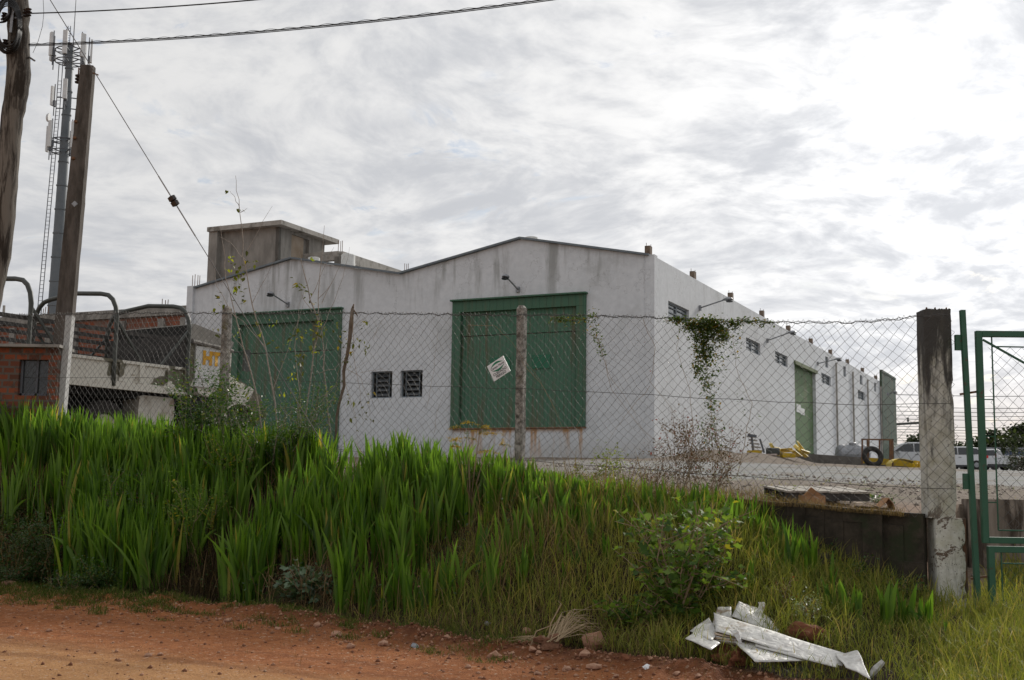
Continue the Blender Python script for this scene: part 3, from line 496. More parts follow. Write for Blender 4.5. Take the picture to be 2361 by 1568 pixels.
# ---------------------------------------------------------------- chain-link fence
FRV = Vector((*FR, 0)); FDV = Vector((*FD, 0)); FNV = Vector((*FN, 0))
def fence_at(x, y, off=0.):
    p = on_plane(x, y, FRV+FNV*off, FNV); a = -(p-FRV).dot(FDV); return a, p
tops = sorted([(fence_at(x, y)[0], fence_at(x, y)[1].z) for x, y in ((-200, 722), (0, 727), (300, 722), (440, 722), (650, 723), (820, 722), (1010, 725), (1190, 727), (1260, 726), (1500, 732), (1620, 738), (1800, 743), (1960, 744), (2060, 737), (2125, 728), (2200, 727))])
ta, tz = np.array(tops).T
m_wire = M('fence_wire', (.06, .057, .052), (.105, .10, .095), 9, .55, .05, metal=.4)
def linkmesh(name, org, du, L, ztop, zbot, W, r, mat, parent, wob=.012, side=FNV):
    ks = np.arange(0, int(L/(W/2))+1); V = []; F = []; nb = 0; nr = max(4, int(round((ztop(L/2)-zbot(L/2))/(W/2)))); org = np.array(org); du = np.array(du); sdv = np.array(side)
    j = np.arange(nr+1)
    for k in ks:
        sg = np.where((j+k) % 2 == 0, 1, -1); a = k*W/2+sg*W/4; a = a+wob*np.sin(j*.7+a*3.1)+wob*.7*np.sin(j*.31+k*.23); zb = zbot(k*W/2); zt2 = ztop(k*W/2); z = zb+(zt2-zb)*j/nr+wob*.8*np.sin(a*2.3+j*.5)
        o = .02*np.sin(a*1.3+z*2)+sg*.004
        c = org[None]+du[None]*a[:, None]+sdv[None]*o[:, None]; c[:, 2] += z
        for m in range(3):
            th = 2*math.pi*m/3; off = (du*math.cos(th)+sdv*math.sin(th))*r; V.append(c+off[None])
        b = nb+np.arange(nr)[:, None]; n1 = nr+1
        for m in range(3): m2 = (m+1) % 3; F.append(np.concatenate([b+m*n1, b+m2*n1, b+m2*n1+1, b+m*n1+1], 1))
        nb += 3*n1
    return npmesh(name, np.concatenate(V), np.concatenate(F), mat, parent)
fence = thing('chain_link_fence', 'rusty grey chain-link fence on thin concrete posts along the top of the grassy bank', 'fence', tuple(FRV))
def fp(a, z, o=0.): return FRV-FDV*a+FNV*o+ZUP*z
ftop = lambda a: float(np.interp(a, ta, tz)); fbot = lambda a: float(zg(*[np.array([v]) for v in xy(max(a, .1), .32)])[0])+.0
FA0 = -.30
linkmesh('wire_mesh', tuple(fp(FA0, 0)), tuple(-FDV), 15.6, lambda a: ftop(a+FA0), lambda a: fbot(max(a+FA0, .0))-.02, .113, .0029, m_wire, fence, wob=.019, side=tuple(FNV))
b = MB()
aa = np.arange(FA0, 15.3, .05)
b.tube([fp(a, ftop(a)+.012*math.sin(a*23)+.006*math.sin(a*61), .01*math.sin(a*31)) for a in aa], .0045, 4); b.tube([fp(a, ftop(a)+.012*math.sin(a*29+2)) for a in aa], .003, 3)
for k, a in enumerate(np.arange(FA0, 15.2, .0565)): b.tube([fp(a-.02, ftop(a)-.01), fp(a, ftop(a)+.028+.008*math.sin(k*1.7)), fp(a+.022, ftop(a)-.012)], .0028, 3)
b.build('top_wire', m_wire, fence)
for x0, fr_ in ((0, .56), (0, .14)):
    MB().tube([fp(a, fbot(max(a, 0))+(ftop(a)-fbot(max(a, 0)))*fr_+.004*math.sin(a*7), .012) for a in np.arange(FA0, 15.3, .3)], .003, 4).build('tension_wire', m_wire, fence)
m_post, T = newmat('post_concrete'); P = T.add('TexCoord').outputs['Object']; n = T.noise(P, 14., 7., .7, .2)
col = T.mix(T.ss(n, .35, .62), (.10, .09, .075), (.36, .34, .31)); col = T.mix(T.ss(T.noise(P, 5., 6., .7), .55, .68), col, (.13, .12, .06)); finish(m_post, T, col, .95, n, .6, .012)
for a, o_, px in ((fence_at(1193, 900)[0], .07, 1193), (fence_at(506, 900)[0], .07, 506)):
    p = fp(a, 0, .075); z1 = pt(px, 711, p.y).z; z0 = Z(p.x, p.y)-.2; w_ = .105
    b = MB(); N_ = 14; oc = [(-.5, -.28), (-.28, -.5), (.28, -.5), (.5, -.28), (.5, .5), (-.5, .5)]
    vs = []; 
    for i in range(N_+1):
        for cx_, cy_ in oc: vs.append(p+ZUP*(z0+(z1-z0)*i/N_)+FDV*(cx_*w_+random.gauss(0, .0025))+FNV*(cy_*w_+random.gauss(0, .002)))
    b.add(vs, [(i*6+k, i*6+(k+1) % 6, i*6+6+(k+1) % 6, i*6+6+k) for i in range(N_) for k in range(6)]+[tuple(N_*6+k for k in range(6))])
    for k in range(6): vs.append(p+ZUP*(z1+.035)+FDV*(oc[k][0]*w_*.55)+FNV*(oc[k][1]*w_*.55))
    b2 = len(b.v); b.v += [tuple(q) for q in vs[-6:]]; b.f += [(N_*6+k, N_*6+(k+1) % 6, b2+(k+1) % 6, b2+k) for k in range(6)]+[tuple(b2+k for k in range(6))]; b.mi += [0]*7; b.var += [0]*6
    b.build('post', m_post, fence)
# low concrete retaining wall under the fence
m_ret, T = newmat('retaining_concrete'); P = T.add('TexCoord').outputs['Object']; n = T.noise(P, 6., 8., .7)
col = T.mix(T.ss(n, .3, .7), (.022, .018, .013), (.062, .050, .037)); col = T.mix(T.ss(T.noise(P, 2., 5., .7), .55, .7), col, (.03, .035, .018)); finish(m_ret, T, col, .95, n, .7, .02)
rw = thing('retaining_wall', 'dark mossy concrete retaining wall under the fence beside the big pillar', 'wall', tuple(fp(0, 0)))
b = MB()
for a0 in np.arange(.02, 4.5, .2):
    a1 = a0+.2
    for k, (u0, u1) in enumerate(((0, .14), (.14, .5), (.5, 1.3))):
        za = fbot(a0)+.03-u0; zc = fbot(a1)+.03-u0; jt = .012*math.sin(a0*9+k*2); o0 = (-.05 if a0 > .22 else .03)-.012*k+jt
        q = [fp(a0, za, o0), fp(a1, zc, o0+.0), fp(a1, fbot(a1)+.03-u1, o0), fp(a0, fbot(a0)+.03-u1, o0)]
        b.add(q+[v+FNV*.2 for v in q], [(0, 1, 2, 3), (0, 4, 5, 1), (3, 2, 6, 7), (0, 3, 7, 4), (1, 5, 6, 2)])
b.build('wall_blocks', m_ret, rw)
b = MB()
for i in range(9): a = .9+random.random()*1.2; b.box(fp(a, Z(*fp(a, 0, -.3).xy)+.05, -.2-.2*random.random()), (.2, .12, .14), random.random()*3, rx=random.random())
b.build('broken_block', m_ret, rw)
# gate pillar
pl_t = pt(2168, 712, 12.72); m_pil, T = newmat('pillar_render'); P = T.add('TexCoord').outputs['Object']; Wd = T.add('NewGeometry').outputs['Position']; z = T.add('SeparateXYZ', {0: Wd}).outputs[2]
st_ = T.vm('MULTIPLY', P, (7., 7., 1.1)).outputs[0]; n = T.noise(P, 7., 8., .72, .3); s1 = T.noise(st_, 1., 6., .7, .3)
col = T.mix(T.ss(n, .3, .6), (.40, .38, .31), (.60, .59, .54)); col = T.mix(T.math('MULTIPLY', T.ss(T.noise(P, 3., 4., .6), .5, .7), .4), col, (.40, .38, .22))
mould = T.ss(T.math('ADD', s1, T.math('MULTIPLY', T.math('SUBTRACT', z, .55), .20)), .53, .72); col = T.mix(T.math('MULTIPLY', mould, .93), col, (.028, .026, .026))
col = T.mix(T.ss(n, .66, .72), col, (.09, .07, .05))
chip = T.ss(T.noise(P, 3.4, 6., .75, .5), .54, .58); col = T.mix(T.math('MULTIPLY', chip, T.ss(z, .3, -.3)), col, (.13, .095, .07))
col = T.mix(T.math('MULTIPLY', T.ss(T.noise(T.vm('MULTIPLY', P, (9, 9, 1.6)).outputs[0], 1., 6., .7), .5, .7), .55), col, (.10, .095, .08)); col = T.mix(T.ss(T.noise(P, 60., 2., .5), .66, .72), col, (.05, .045, .04)); finish(m_pil, T, col, .9, n, .5, .012)
pw2 = 80/2825*12.7; pil = thing('gate_pillar', 'thick square concrete gate pillar, white paint blackened with mould', 'pillar', (pl_t.x, 12.87, -1.2))
def rough_col(name, cx, cy, z0, z1, w0, w1, dpt, mat, parent, jag=.004, rj=0., shear=0.):
    vs = []; N_ = 44; K_ = 9; per = [(-1+2*i/K_, -1) for i in range(K_)]+[(1, -1+2*i/K_) for i in range(K_)]+[(1-2*i/K_, 1) for i in range(K_)]+[(-1, 1-2*i/K_) for i in range(K_)]
    for i in range(N_+1):
        q = i/N_; ww = w0+(w1-w0)*q; zz_ = z0+(z1-z0)*q
        for px_, py_ in per:
            nz = mnoise.noise(Vector((px_*1.3+cx, py_*1.3, zz_*4)))+.5*mnoise.noise(Vector((px_*4, py_*4+cx, zz_*11)))
            rr = max(0, nz)*rj*(1 if px_ > .6 else 0)
            vs.append((cx+px_*ww/2*(1-.04*(abs(py_) > .99 and abs(px_) > .99))+nz*jag-rr+shear*q, cy+py_*dpt/2*(1-.04*(abs(px_) > .99 and abs(py_) > .99))+nz*jag, zz_))
    n = len(per); fs = [(i*n+k, i*n+(k+1) % n, (i+1)*n+(k+1) % n, (i+1)*n+k) for i in range(N_) for k in range(n)]+[tuple(N_*n+k for k in range(n)), tuple(range(n))[::-1]]
    return MB().add(vs, fs).build(name, mat, parent)
zpt = pl_t.z; zmid = pt(2180, 1195, 12.7).z
rough_col('pillar_shaft', pt(2209, 1000, 12.77).x-.15-.025, 12.90, zmid, zpt, .30, .295, .26, m_pil, pil, rj=.055, jag=.008, shear=0.)
rough_col('pillar_base', pt(2232, 1300, 12.75).x-.165, 12.905, -1.28, zmid-.002, .30, .315, .29, m_pil, pil, rj=.10)
b = MB(); xb = pt(2232, 1320, 12.7).x
b.box((xb-.03, 12.96, (-1.28+zmid)/2), (.16, .22, zmid+1.28)); b.build('brick_core', M('broken_core', (.10, .075, .06), (.05, .04, .035), 12, .95, .7, c3=(.16, .08, .05), s3=6), pil)
for dx in (-.10, -.01, .11): MB().tube([(pl_t.x+dx, 12.86, zpt-.02), (pl_t.x+dx+.004, 12.86, zpt+.03), (pl_t.x+dx, 12.86, zpt+.035)], .010, 5).build('rebar', m_rust, pil)
m_moss = M('top_moss', (.035, .035, .018), (.06, .05, .03), 30, 1., .5)
v = rng.uniform(-1, 1, (500, 2)); blades('moss', pl_t.x+.01+v[:, 0]*.13, 12.9+v[:, 1]*.12, rng.uniform(.008, .028, 500), np.full(500, .012), m_moss, rows=3, Zb=np.full(500, zpt-.004), parent=pil)
# gate
m_gp = M('gate_paint', (.020, .085, .048), (.032, .11, .065), 4, .45, .12, c3=(.07, .04, .025), s3=11, lo=.62, hi=.7, spec=.4)
YG = 12.62; gp = thing('gate_post', 'tall green square steel gate post bolted to the mouldy pillar', 'gate post', (pt(2240, 1300, YG).x, YG, -1.2))
g0, g1 = pt(2211, 715, YG), pt(2256, 1416, YG); g0.x += .035; g1.x += .0
MB().bar(g1, g0, .052, .06).build('post', m_gp, gp, bevel=.004)
for y in (790, 1110): q = pt(2207+(y-715)*.06, y, YG+.02); MB().box(q, (.085, .05, .16)).build('bracket', m_gp, gp)
for y in (905, 1330): q = pt(2215+(y-715)*.06, y, YG+.03); MB().bar(q-Vector((.06, 0, .02)), q+Vector((.12, -.02, .01)), .022).build('hinge', m_rust, gp)
gate = thing('gate', 'green tubular steel gate leaf filled with chain-link mesh, hinged on the right of the pillar', 'gate', (pt(2262, 1400, YG).x, YG, -1.2))
GD = Vector((1, -.05, 0)).normalized(); gx = pt(2246, 900, YG).x; GW = 2.4; YG2 = YG-.03
def gq(u, z): return Vector((gx+.02, YG2, 0))+GD*u+ZUP*z
gzt = pt(2246, 770, YG2).z; gzm = pt(2262, 1245, YG2).z; gzl = pt(2262, 1266, YG2).z; gz0 = pt(2275, 1424, YG2).z-.1; t = .063
def rail(u0, z0, u1, z1, w_=t, nm='frame_rail'): MB().bar(gq(u0, z0), gq(u1, z1), w_).build(nm, m_gp, gate, bevel=.004)
rail(t/2, gzm-t/2, t/2, gzt+t/2); rail(t+.002, gzt, GW, gzt); rail(t+.002, gzm, GW, gzm); rail(.11, gzl, GW, gzl); rail(.08, gz0, .08, gzl+t/2); rail(.11, gz0+.03, GW, gz0+.03)
MB().bar(gq(.075, gzt-.06), gq(.075+.9, gzt-.06-.52), .02).build('brace', m_gp, gate)
zi0, zi1 = gzm+.10, gzt-.13; ui = .165
for p, q in (((ui, zi0), (ui, gzt)), ((ui, zi1), (GW, zi1-.02)), ((ui, zi0), (GW, zi0)), ((ui+.02, gz0+.12), (ui+.02, gzl)), ((ui+.03, gzl-.14), (GW, gzl-.14))): MB().tube([gq(*p), gq(*q)], .008, 6).build('inner_rod', m_gp, gate)
for zz_ in (zi0+.28, zi0+.95, zi1-.55): MB().tube([gq(t, zz_), gq(ui, zz_)], .006, 5).build('inner_rod', m_gp, gate)
linkmesh('gate_mesh', tuple(gq(ui, 0)), tuple(GD), 2.0, lambda a: zi1, lambda a: zi0, .115, .0026, m_wire, gate, side=(0, 1, 0)); linkmesh('gate_mesh', tuple(gq(ui+.02, 0)), tuple(GD), 2.0, lambda a: gzl-.14, lambda a: gz0+.12, .10, .0024, m_gp, gate, side=(0, 1, 0))
# loading ramp wall beyond the gate
b = MB(); x0 = pt(2262, 1200, PITY).x; zt5 = .0; b.box((x0+.35, PITY, -.55), (1.1, .2, 1.16)); b.box((x0+1.0, PITY+.5, -.55), (.2, 1., 1.15)); b.box((x0+3., PITY+1.05, -.55), (4.2, .15, 1.12))
ra = b.build('ramp_wall', M('stained_concrete', (.16, .13, .105), (.30, .25, .21), 4, .95, .5, c3=(.06, .045, .035), s3=2.5, lo=.48, hi=.6, stretch=(2., 2., .35)), None); tag(ra, 'weathered concrete ramp wall seen through the green gate', 'wall')
# warning sign on the mesh
sa, sp_ = fence_at(1150, 850, -.03); sg = thing('warning_sign', 'small tilted white warning sign wired to the chain-link mesh', 'sign', tuple(sp_))
ang = R(29); ex = (FDV*math.cos(ang)+ZUP*math.sin(ang))*1.17; ey = (ZUP*math.cos(ang)-FDV*math.sin(ang))*1.17; sw_, sh_ = .222, .188
def spq(u, v, o=0.): return sp_+ex*u+ey*v-FNV*o
m_sign = M('sign_board', (.74, .75, .76), (.68, .69, .70), 8, .4); m_sgreen = M('sign_green', (.01, .20, .10), None, 5, .5); m_ink = M('sign_ink', (.02, .03, .03), None, 5, .6)
b = MB(); b.add([spq(x*sw_/2, y*sh_/2, o) for o in (0, .004) for x, y in ((-1, -1), (1, -1), (1, 1), (-1, 1))], [(0, 1, 2, 3), (7, 6, 5, 4), (0, 4, 5, 1), (1, 5, 6, 2), (2, 6, 7, 3), (3, 7, 4, 0)]); b.build('board', m_sign, sg)
b = MB()
for s_, cy_ in ((1, .052), (-1, .010)):
    arc1 = [(-.085+.17*k/14, cy_-s_*.004+s_*.034*math.sin(math.pi*k/14)) for k in range(15)]; arc2 = [(-.085+.17*k/14, cy_-s_*.004+s_*.012*math.sin(math.pi*k/14)) for k in range(15)]
    b.add([spq(x, y, .0055) for x, y in arc1+arc2], [(k, k+1, 16+k, 15+k) for k in range(14)])
b.build('emblem', m_sgreen, sg)
def text(s, size, org, ex, ey, mat, parent, name='lettering', shear=0., off=0.):
    cu = bpy.data.curves.new(name, 'FONT'); cu.body = s; cu.size = size; cu.align_x = 'CENTER'; cu.align_y = 'CENTER'; cu.shear = shear; cu.offset = off; tmp = bpy.data.objects.new('tmp', cu); COL.objects.link(tmp)
    me = bpy.data.meshes.new_from_object(tmp.evaluated_get(bpy.context.evaluated_depsgraph_get())); bpy.data.objects.remove(tmp); w0 = wloc(parent)
    for v in me.vertices: v.co = org+ex*v.co.x+ey*v.co.y-w0
    me.materials.clear(); me.materials.append(mat); o = bpy.data.objects.new(name, me); COL.objects.link(o); o.parent = parent; return o
text('Campo Novo', .032, spq(0, .031, .0065), ex, ey, m_ink, sg, off=.0006); text('CUIDADO', .038, spq(.0, -.035, .0065), ex, ey, m_ink, sg, off=.0006); text('PERIGO', .038, spq(.0, -.070, .0065), ex, ey, m_ink, sg, off=.0006)
sc_, sz_ = onF(1204, 836); o = thing('small_notice', 'small white notice with a red square, half hidden by the centre fence post', 'notice', tuple(Fp(sc_, sz_, .05))); MB().box(Fp(sc_, sz_, -.02), (.2, .015, .42), -YAW).build('board', m_sign, o); MB().box(Fp(sc_, sz_+.13, -.005), (.13, .01, .1), -YAW).build('red_square', M('notice_red', (.45, .04, .03), None, 5, .5), o)
# leaning stake
a_s, p_s = fence_at(772, 1000); q_s = fence_at(816, 712)[1]; b = MB(); pts = [p_s.lerp(q_s, i/8)+Vector((random.gauss(0, .012), -.03, 0)) for i in range(9)]; pts[0].z = Z(p_s.x, p_s.y)-.1
b.tube(pts, [.016, .018, .02, .02, .022, .024, .026, .032, .022], 7); b.tube([pts[-1], pts[-1]+Vector((.05, 0, -.07)), pts[-1]+Vector((.075, 0, -.11))], [.012, .01, .004], 5); b.tube([pts[-1], pts[-1]+Vector((.015, 0, .06))], [.02, .008], 5)
tag(b.build('dead_stem', M('dead_wood', (.10, .075, .055), (.17, .14, .11), 20, .9, .5), smooth=True), 'dark broken stem leaning on the chain-link fence right of the sapling', 'dead stem')
# ---------------------------------------------------------------- poles and wires
YP = 19.35; ptop = pt(203, 153, YP); pbx = ptop.x; up_ = thing('concrete_pole', 'tall tapered grey concrete utility pole behind the fence, its foot painted white', 'utility pole', (pbx, YP, Z(pbx, YP)))
ztp = ptop.z; zbp = .35
def pole_sec(z0, z1, w0, w1, mat, nm, d0=.20):
    b = MB(); oc = [(-.5, -.5), (.16, -.5), (.5, -.3), (.5, .5), (-.5, .5)]; N_ = 20; vs = []
    for i in range(N_+1):
        w_ = w0+(w1-w0)*i/N_
        for cx_, cy_ in oc: vs.append((pbx-.030*(ztp-z0-(z1-z0)*i/N_)+cx_*w_+random.gauss(0, .002), YP+cy_*w_*.8+random.gauss(0, .002), z0+(z1-z0)*i/N_))
    n = 5; b.add(vs, [(i*n+k, i*n+(k+1) % n, (i+1)*n+(k+1) % n, (i+1)*n+k) for i in range(N_) for k in range(n)]+[tuple(N_*n+k for k in range(n))]); return b.build(nm, mat, up_)
m_pole, T = newmat('pole_concrete'); P = T.add('NewGeometry').outputs['Position']; n = T.noise(T.vm('MULTIPLY', P, (9, 9, 2.)).outputs[0], 1., 8., .7); z = T.add('SeparateXYZ', {0: P}).outputs[2]
nx_ = T.add('SeparateXYZ', {0: T.add('NewGeometry').outputs['Normal']}).outputs[0]
col = T.mix(T.ss(n, .3, .65), (.05, .043, .036), (.115, .10, .088)); col = T.mix(T.math('MULTIPLY', T.ss(z, 2.75, 2.70), T.ss(nx_, .05, .3)), col, (.42, .42, .41)); finish(m_pole, T, col, .95, T.noise(P, 60., 6., .7), .5, .008)
zq = pt(170, 465, YP).z; wq = lambda y0: 0
pole_sec(zq, ztp, .24, .20, m_pole, 'shaft'); pole_sec(zbp-.3, zq, .255, .24, m_pole, 'lower_shaft')
b = MB(); hz = pt(187, 160, YP); 
for i in range(3): b.lathe((hz.x-.03, YP-.02, hz.z-.02-.055*i-.12), [(.015, 0), (.05, .01), (.055, .03), (.02, .05)], 12)
m_ins = M('insulator', (.03, .022, .02), None, 3, .25, .02, spec=.5); b.build('insulator', m_ins, up_)
b = MB(); b.tube([(hz.x-.03, YP-.02, hz.z+.02), (hz.x-.03, YP-.02, hz.z-.2)], .012, 5); b.tube([(hz.x-.03, YP-.02, hz.z), (pbx+.05, YP-.02, hz.z-.04)], .012, 5); b.tube([(hz.x-.03, YP-.02, hz.z-.19), (pbx+.05, YP-.02, hz.z-.17)], .012, 5); b.tube([(pbx+.05, YP-.02, ztp-.10), (pbx+.19, YP-.04, ztp-.16)], .012, 5)
for y in (280, 318, 365): q = pt(190, y, YP-.12); b.lathe((pbx-.11, YP-.1, q.z), [(.01, -.02), (.03, -.01), (.03, .02), (.01, .03)], 8)
b.build('bolt_bracket', m_rust, up_)
MB().box(pt(172, 470, YP-.17), (.07, .01, .07), 0, ry=R(45)).build('number_plate', m_steel, up_)
# wooden pole
YW = 14.; m_wood, T = newmat('old_pole_wood'); P = T.add('TexCoord').outputs['Object']; n = T.noise(T.vm('MULTIPLY', P, (14, 14, 1.6)).outputs[0], 1., 8., .7, .5)
col = T.mix(T.ss(n, .42, .60), (.03, .024, .019), (.16, .145, .125)); finish(m_wood, T, col, .9, n, .8, .02)
wp = thing('wooden_pole', 'crooked weathered wooden utility pole at the left edge, hung with coiled black cable', 'utility pole', (pt(-90, 1100, YW).x, YW, Z(pt(-100, 1300, YW).x, YW)))
cl = [(40, -260, 24), (40, -120, 24), (42, 0, 24), (42, 60, 25), (43, 120, 27), (43, 170, 28), (38, 215, 27), (28, 270, 26), (22, 350, 25), (16, 430, 24), (12, 500, 23), (0, 590, 24), (-16, 660, 26), (-34, 740, 28), (-60, 900, 30), (-85, 1100, 32), (-110, 1400, 34)]
b = MB(); pts = []; rs = []
for i in range(len(cl)-1):
    for k in range(3):
        q = k/3; x, y, r_ = [cl[i][j]*(1-q)+cl[i+1][j]*q for j in range(3)]; p = pt(x, y, YW); p.x += random.gauss(0, .004); pts.append(p); rs.append(r_/2825*YW*random.uniform(.96, 1.04))
b.tube(pts, rs, 14); b.build('trunk', m_wood, wp, smooth=True)
m_cable = M('black_cable', (.012, .012, .013), None, 4, .5, .02)
for (cx_, cy_, rx_, ry2, n_) in ((18, 60, 32, 66, 7), (2, 20, 24, 34, 3)):
    for k in range(n_):
        f = 1-.045*k; pts = [pt(cx_+rx_*f*math.cos(t_1), cy_+ry2*f*math.sin(t_1)+2*math.sin(3*t_1+k), YW-.18-.012*k) for t_1 in np.linspace(0, 2*math.pi, 28)]
        MB().tube(pts, .009, 5, cap=False).build('cable_coil', m_cable, wp, smooth=True)
b = MB()
for (x, y) in ((60, 30), (10, 38), (12, 100), (30, 105), (66, 28)):
    q = pt(x, y, YW-.15); b.lathe(q, [(.01, -.05), (.035, -.04), (.02, -.015), (.04, 0), (.02, .02), (.035, .04), (.01, .05)], 10)
b.build('insulator', m_ins, wp); b = MB(); b.bar(pt(2, 46, YW-.16), pt(32, 24, YW-.16), .02); b.bar(pt(0, 52, YW-.16), pt(60, 34, YW-.13), .015); b.bar(pt(30, 20, YW-.18), pt(24, 75, YW-.18), .03, .01)
b.tube([pt(68, 132, YW), pt(80, 140, YW-.1)], .012, 5); b.build('bracket', m_steel, wp)
def wire(name, p0, p1, sag, r, lab, n=24, mat=None, extra=None):
    p0 = Vector(p0); p1 = Vector(p1); f = lambda q: p0.lerp(p1, q)-ZUP*sag*4*q*(1-q); b = MB().tube([f(i/n) for i in range(n+1)], r, 6)
    if extra: b.tube([f(i/(n*6))+Vector((0, .008*math.cos(i*.9), .012+.006*math.sin(i*.9))) for i in range(n*6+1)], r*.45, 4); b.tube([f(i/n)+ZUP*-.016 for i in range(n+1)], r*.8, 5)
    o = b.build(name, mat or m_cable, None, smooth=True); return tag(o, lab, 'cable')
wire('overhead_cable', pt(66, 31, YW-.1), pt(1000, -46, 12.), .06, .0075, 'single black overhead cable, upper one, from the wooden pole across the top left')
wire('overhead_cable', pt(66, 103, YW-.1), pt(1600, -52, 11.), .12, .0065, 'twisted black overhead cable, lower one, from the wooden pole towards the upper right', extra=True, n=40)
wire('overhead_cable', pt(60, 103, YW+.1), pt(-60, 110, 16.), .02, .010, 'short black cable running left from the wooden pole out of view')
ga = pt(42, -120, YW); gb_a, gb = fence_at(812, 1060, -.5); gb.z = Z(gb.x, gb.y); gdv = gb-ga
def gl(x): lo, hi = 0, 1; return None
gw = thing('guy_wire', 'thin slanting steel guy wire with black insulator block, from wooden pole to bank', 'guy wire', tuple(gb)); m_guy = M('guy_steel', (.16, .16, .16), None, 5, .5, metal=.4)
def pj(p): v = np.array(p); d = v@_fw; return CXP+FPX*(v@_rt)/d, CYP-FPX*(v@_up)/d
kk = min(np.linspace(0, 1, 600), key=lambda q: abs(pj(ga+gdv*q)[1]-463)); MB().tube([ga, ga+gdv*kk, gb], .0055, 5).build('strand', m_guy, gw)
gi = ga+gdv*kk; dn_ = gdv.normalized(); MB().tube([gi-dn_*.07, gi-dn_*.06, gi-dn_*.01, gi, gi+dn_*.01, gi+dn_*.06, gi+dn_*.07], [.02, .05, .052, .035, .052, .05, .02], 8).build('insulator', m_ins, gw)
MB().tube([gi-dn_*.35, gi-dn_*.08], .009, 5).build('clamp', m_steel, gw); MB().tube([gi+dn_*.08, gi+dn_*.5], .009, 5).build('clamp', m_steel, gw)
o = MB().tube([pt(99, -10, 13.9), pt(101, 30, 13.9), pt(98, 60, 13.9), pt(88, 95, 13.95), pt(76, 122, 13.95)], .003, 4).build('thin_wire', m_guy); tag(o, 'thin loose wire curving beside the top of the wooden pole', 'wire')
# ---------------------------------------------------------------- brick meter box
bz = 19.15; x0, x1 = pt(-30, 900, bz).x, pt(131, 900, bz).x; zt6 = pt(60, 801, bz).z; z0 = Z(-7, bz)-.3; mb_ = thing('brick_meter_box', 'low rough brick meter box with a dark glazed opening, left of the concrete pole', 'meter box', (x0, bz, z0))
m_bk2, T = newmat('rough_brick'); P = T.add('NewGeometry').outputs['Position']; s_ = T.add('SeparateXYZ', {0: P}); v = T.add('CombineXYZ', {0: s_.outputs[0], 1: T.math('ADD', s_.outputs[2], T.math('MULTIPLY', T.noise(P, 4.), .02)), 2: 0.}).outputs[0]
br = T.add('TexBrick', {'Vector': v, 'Color1': (.23, .065, .03, 1), 'Color2': (.06, .035, .026, 1), 'Mortar': (.11, .09, .075, 1), 'Scale': 1., 'Mortar Size': .022, 'Mortar Smooth': .5, 'Brick Width': .19, 'Row Height': .105, 'Bias': -.2}); col = T.mix(T.ss(T.noise(P, 6., 6., .7), .5, .66), br.outputs[0], (.07, .05, .04)); finish(m_bk2, T, col, .95, br.outputs[1], -.8, .02)
hx0, hx1 = pt(42, 880, bz).x, pt(110, 880, bz).x; hz0, hz1 = pt(60, 912, bz).z, pt(60, 829, bz).z
b = MB(); panel(b, Vector((x0, bz, 0)), Vector((1, 0, 0)), Vector((0, 1, 0)), [0, x1-x0], [zt6, zt6], z0, [(hx0-x0, hx1-x0, hz0, hz1)], .14); b.box(((x0+x1)/2, bz+.45, (z0+zt6)/2), (x1-x0, .1, zt6-z0-.01)); b.box(((x0+x1)/2, bz+.3, zt6-.07), (x1-x0-.02, .4, .12)); b.box((x1-.07, bz+.3, (z0+zt6)/2), (.13, .38, zt6-z0-.02)); b.build('wall', m_bk2, mb_)
MB().box(((x0+x1)/2, bz+.22, zt6+.02), (x1-x0+.08, .66, .045)).build('coping', m_conc, mb_); f = MB()
MB().box(((hx0+hx1)/2, bz+.12, (hz0+hz1)/2), (hx1-hx0, .02, hz1-hz0)).build('glass', m_glassd, mb_)
for q in (hx0+.02, hx0+(hx1-hx0)*.56, hx1-.02): f.box((q, bz+.09, (hz0+hz1)/2), (.035, .03, hz1-hz0))
f.box(((hx0+hx1)/2, bz+.09, hz0+.02), (hx1-hx0, .03, .04)); f.build('window_frame', m_mbar, mb_)
# ---------------------------------------------------------------- army truck
TT = Vector((math.sin(R(33)), math.cos(R(33)), 0)); TL = Vector((-math.cos(R(33)), math.sin(R(33)), 0)); TO = Vector((pt(62, 800, 20.).x, 20., 0))
def tp(s, w_, z): return TO+TT*s+TL*w_+ZUP*z
truck = thing('army_truck', 'white and olive patched army truck with bare canopy hoops parked behind the fence', 'truck', tuple(TO+TT*2.4+TL*1.1+ZUP*.5)); AZT = math.pi/2-R(33)
m_tw, T = newmat('camouflage_paint'); P = T.add('NewGeometry').outputs['Position']; n = T.noise(P, 1.25, 2., .5, .2)
col = T.mix(T.ss(n, .535, .55), (.58, .56, .50), (.12, .11, .075)); col = T.mix(T.ss(T.noise(P, 9., 7., .7), .56, .68), col, (.30, .26, .20)); finish(m_tw, T, col, .65, T.noise(P, 20., 5.), .1, .005)
m_hoop = M('hoop_paint', (.045, .05, .045), (.065, .07, .062), 6, .5, .1); m_slat = M('dark_slats', (.03, .028, .027), (.07, .065, .06), 8, .8); m_rub = M('tyre_rubber', (.022, .021, .02), (.04, .036, .033), 14, .9, .4); m_canv = M('dark_canvas', (.022, .022, .021), (.035, .034, .032), 4, .95, .4); m_canvg = M('grey_canvas', (.20, .19, .17), (.28, .265, .24), 4, .95, .4)
L0, L1, Wt = -1.5, 3.45, 2.25; zr1, zr0 = 2.27, 1.80
def slab(nm, s0, s1, w0, w1, z0, z1, mat, par=truck, bev=.0):
    b = MB(); c = tp((s0+s1)/2, (w0+w1)/2, (z0+z1)/2); b.box(c, (abs(s1-s0), abs(w1-w0), z1-z0), AZT); return b.build(nm, mat, par, bevel=bev)
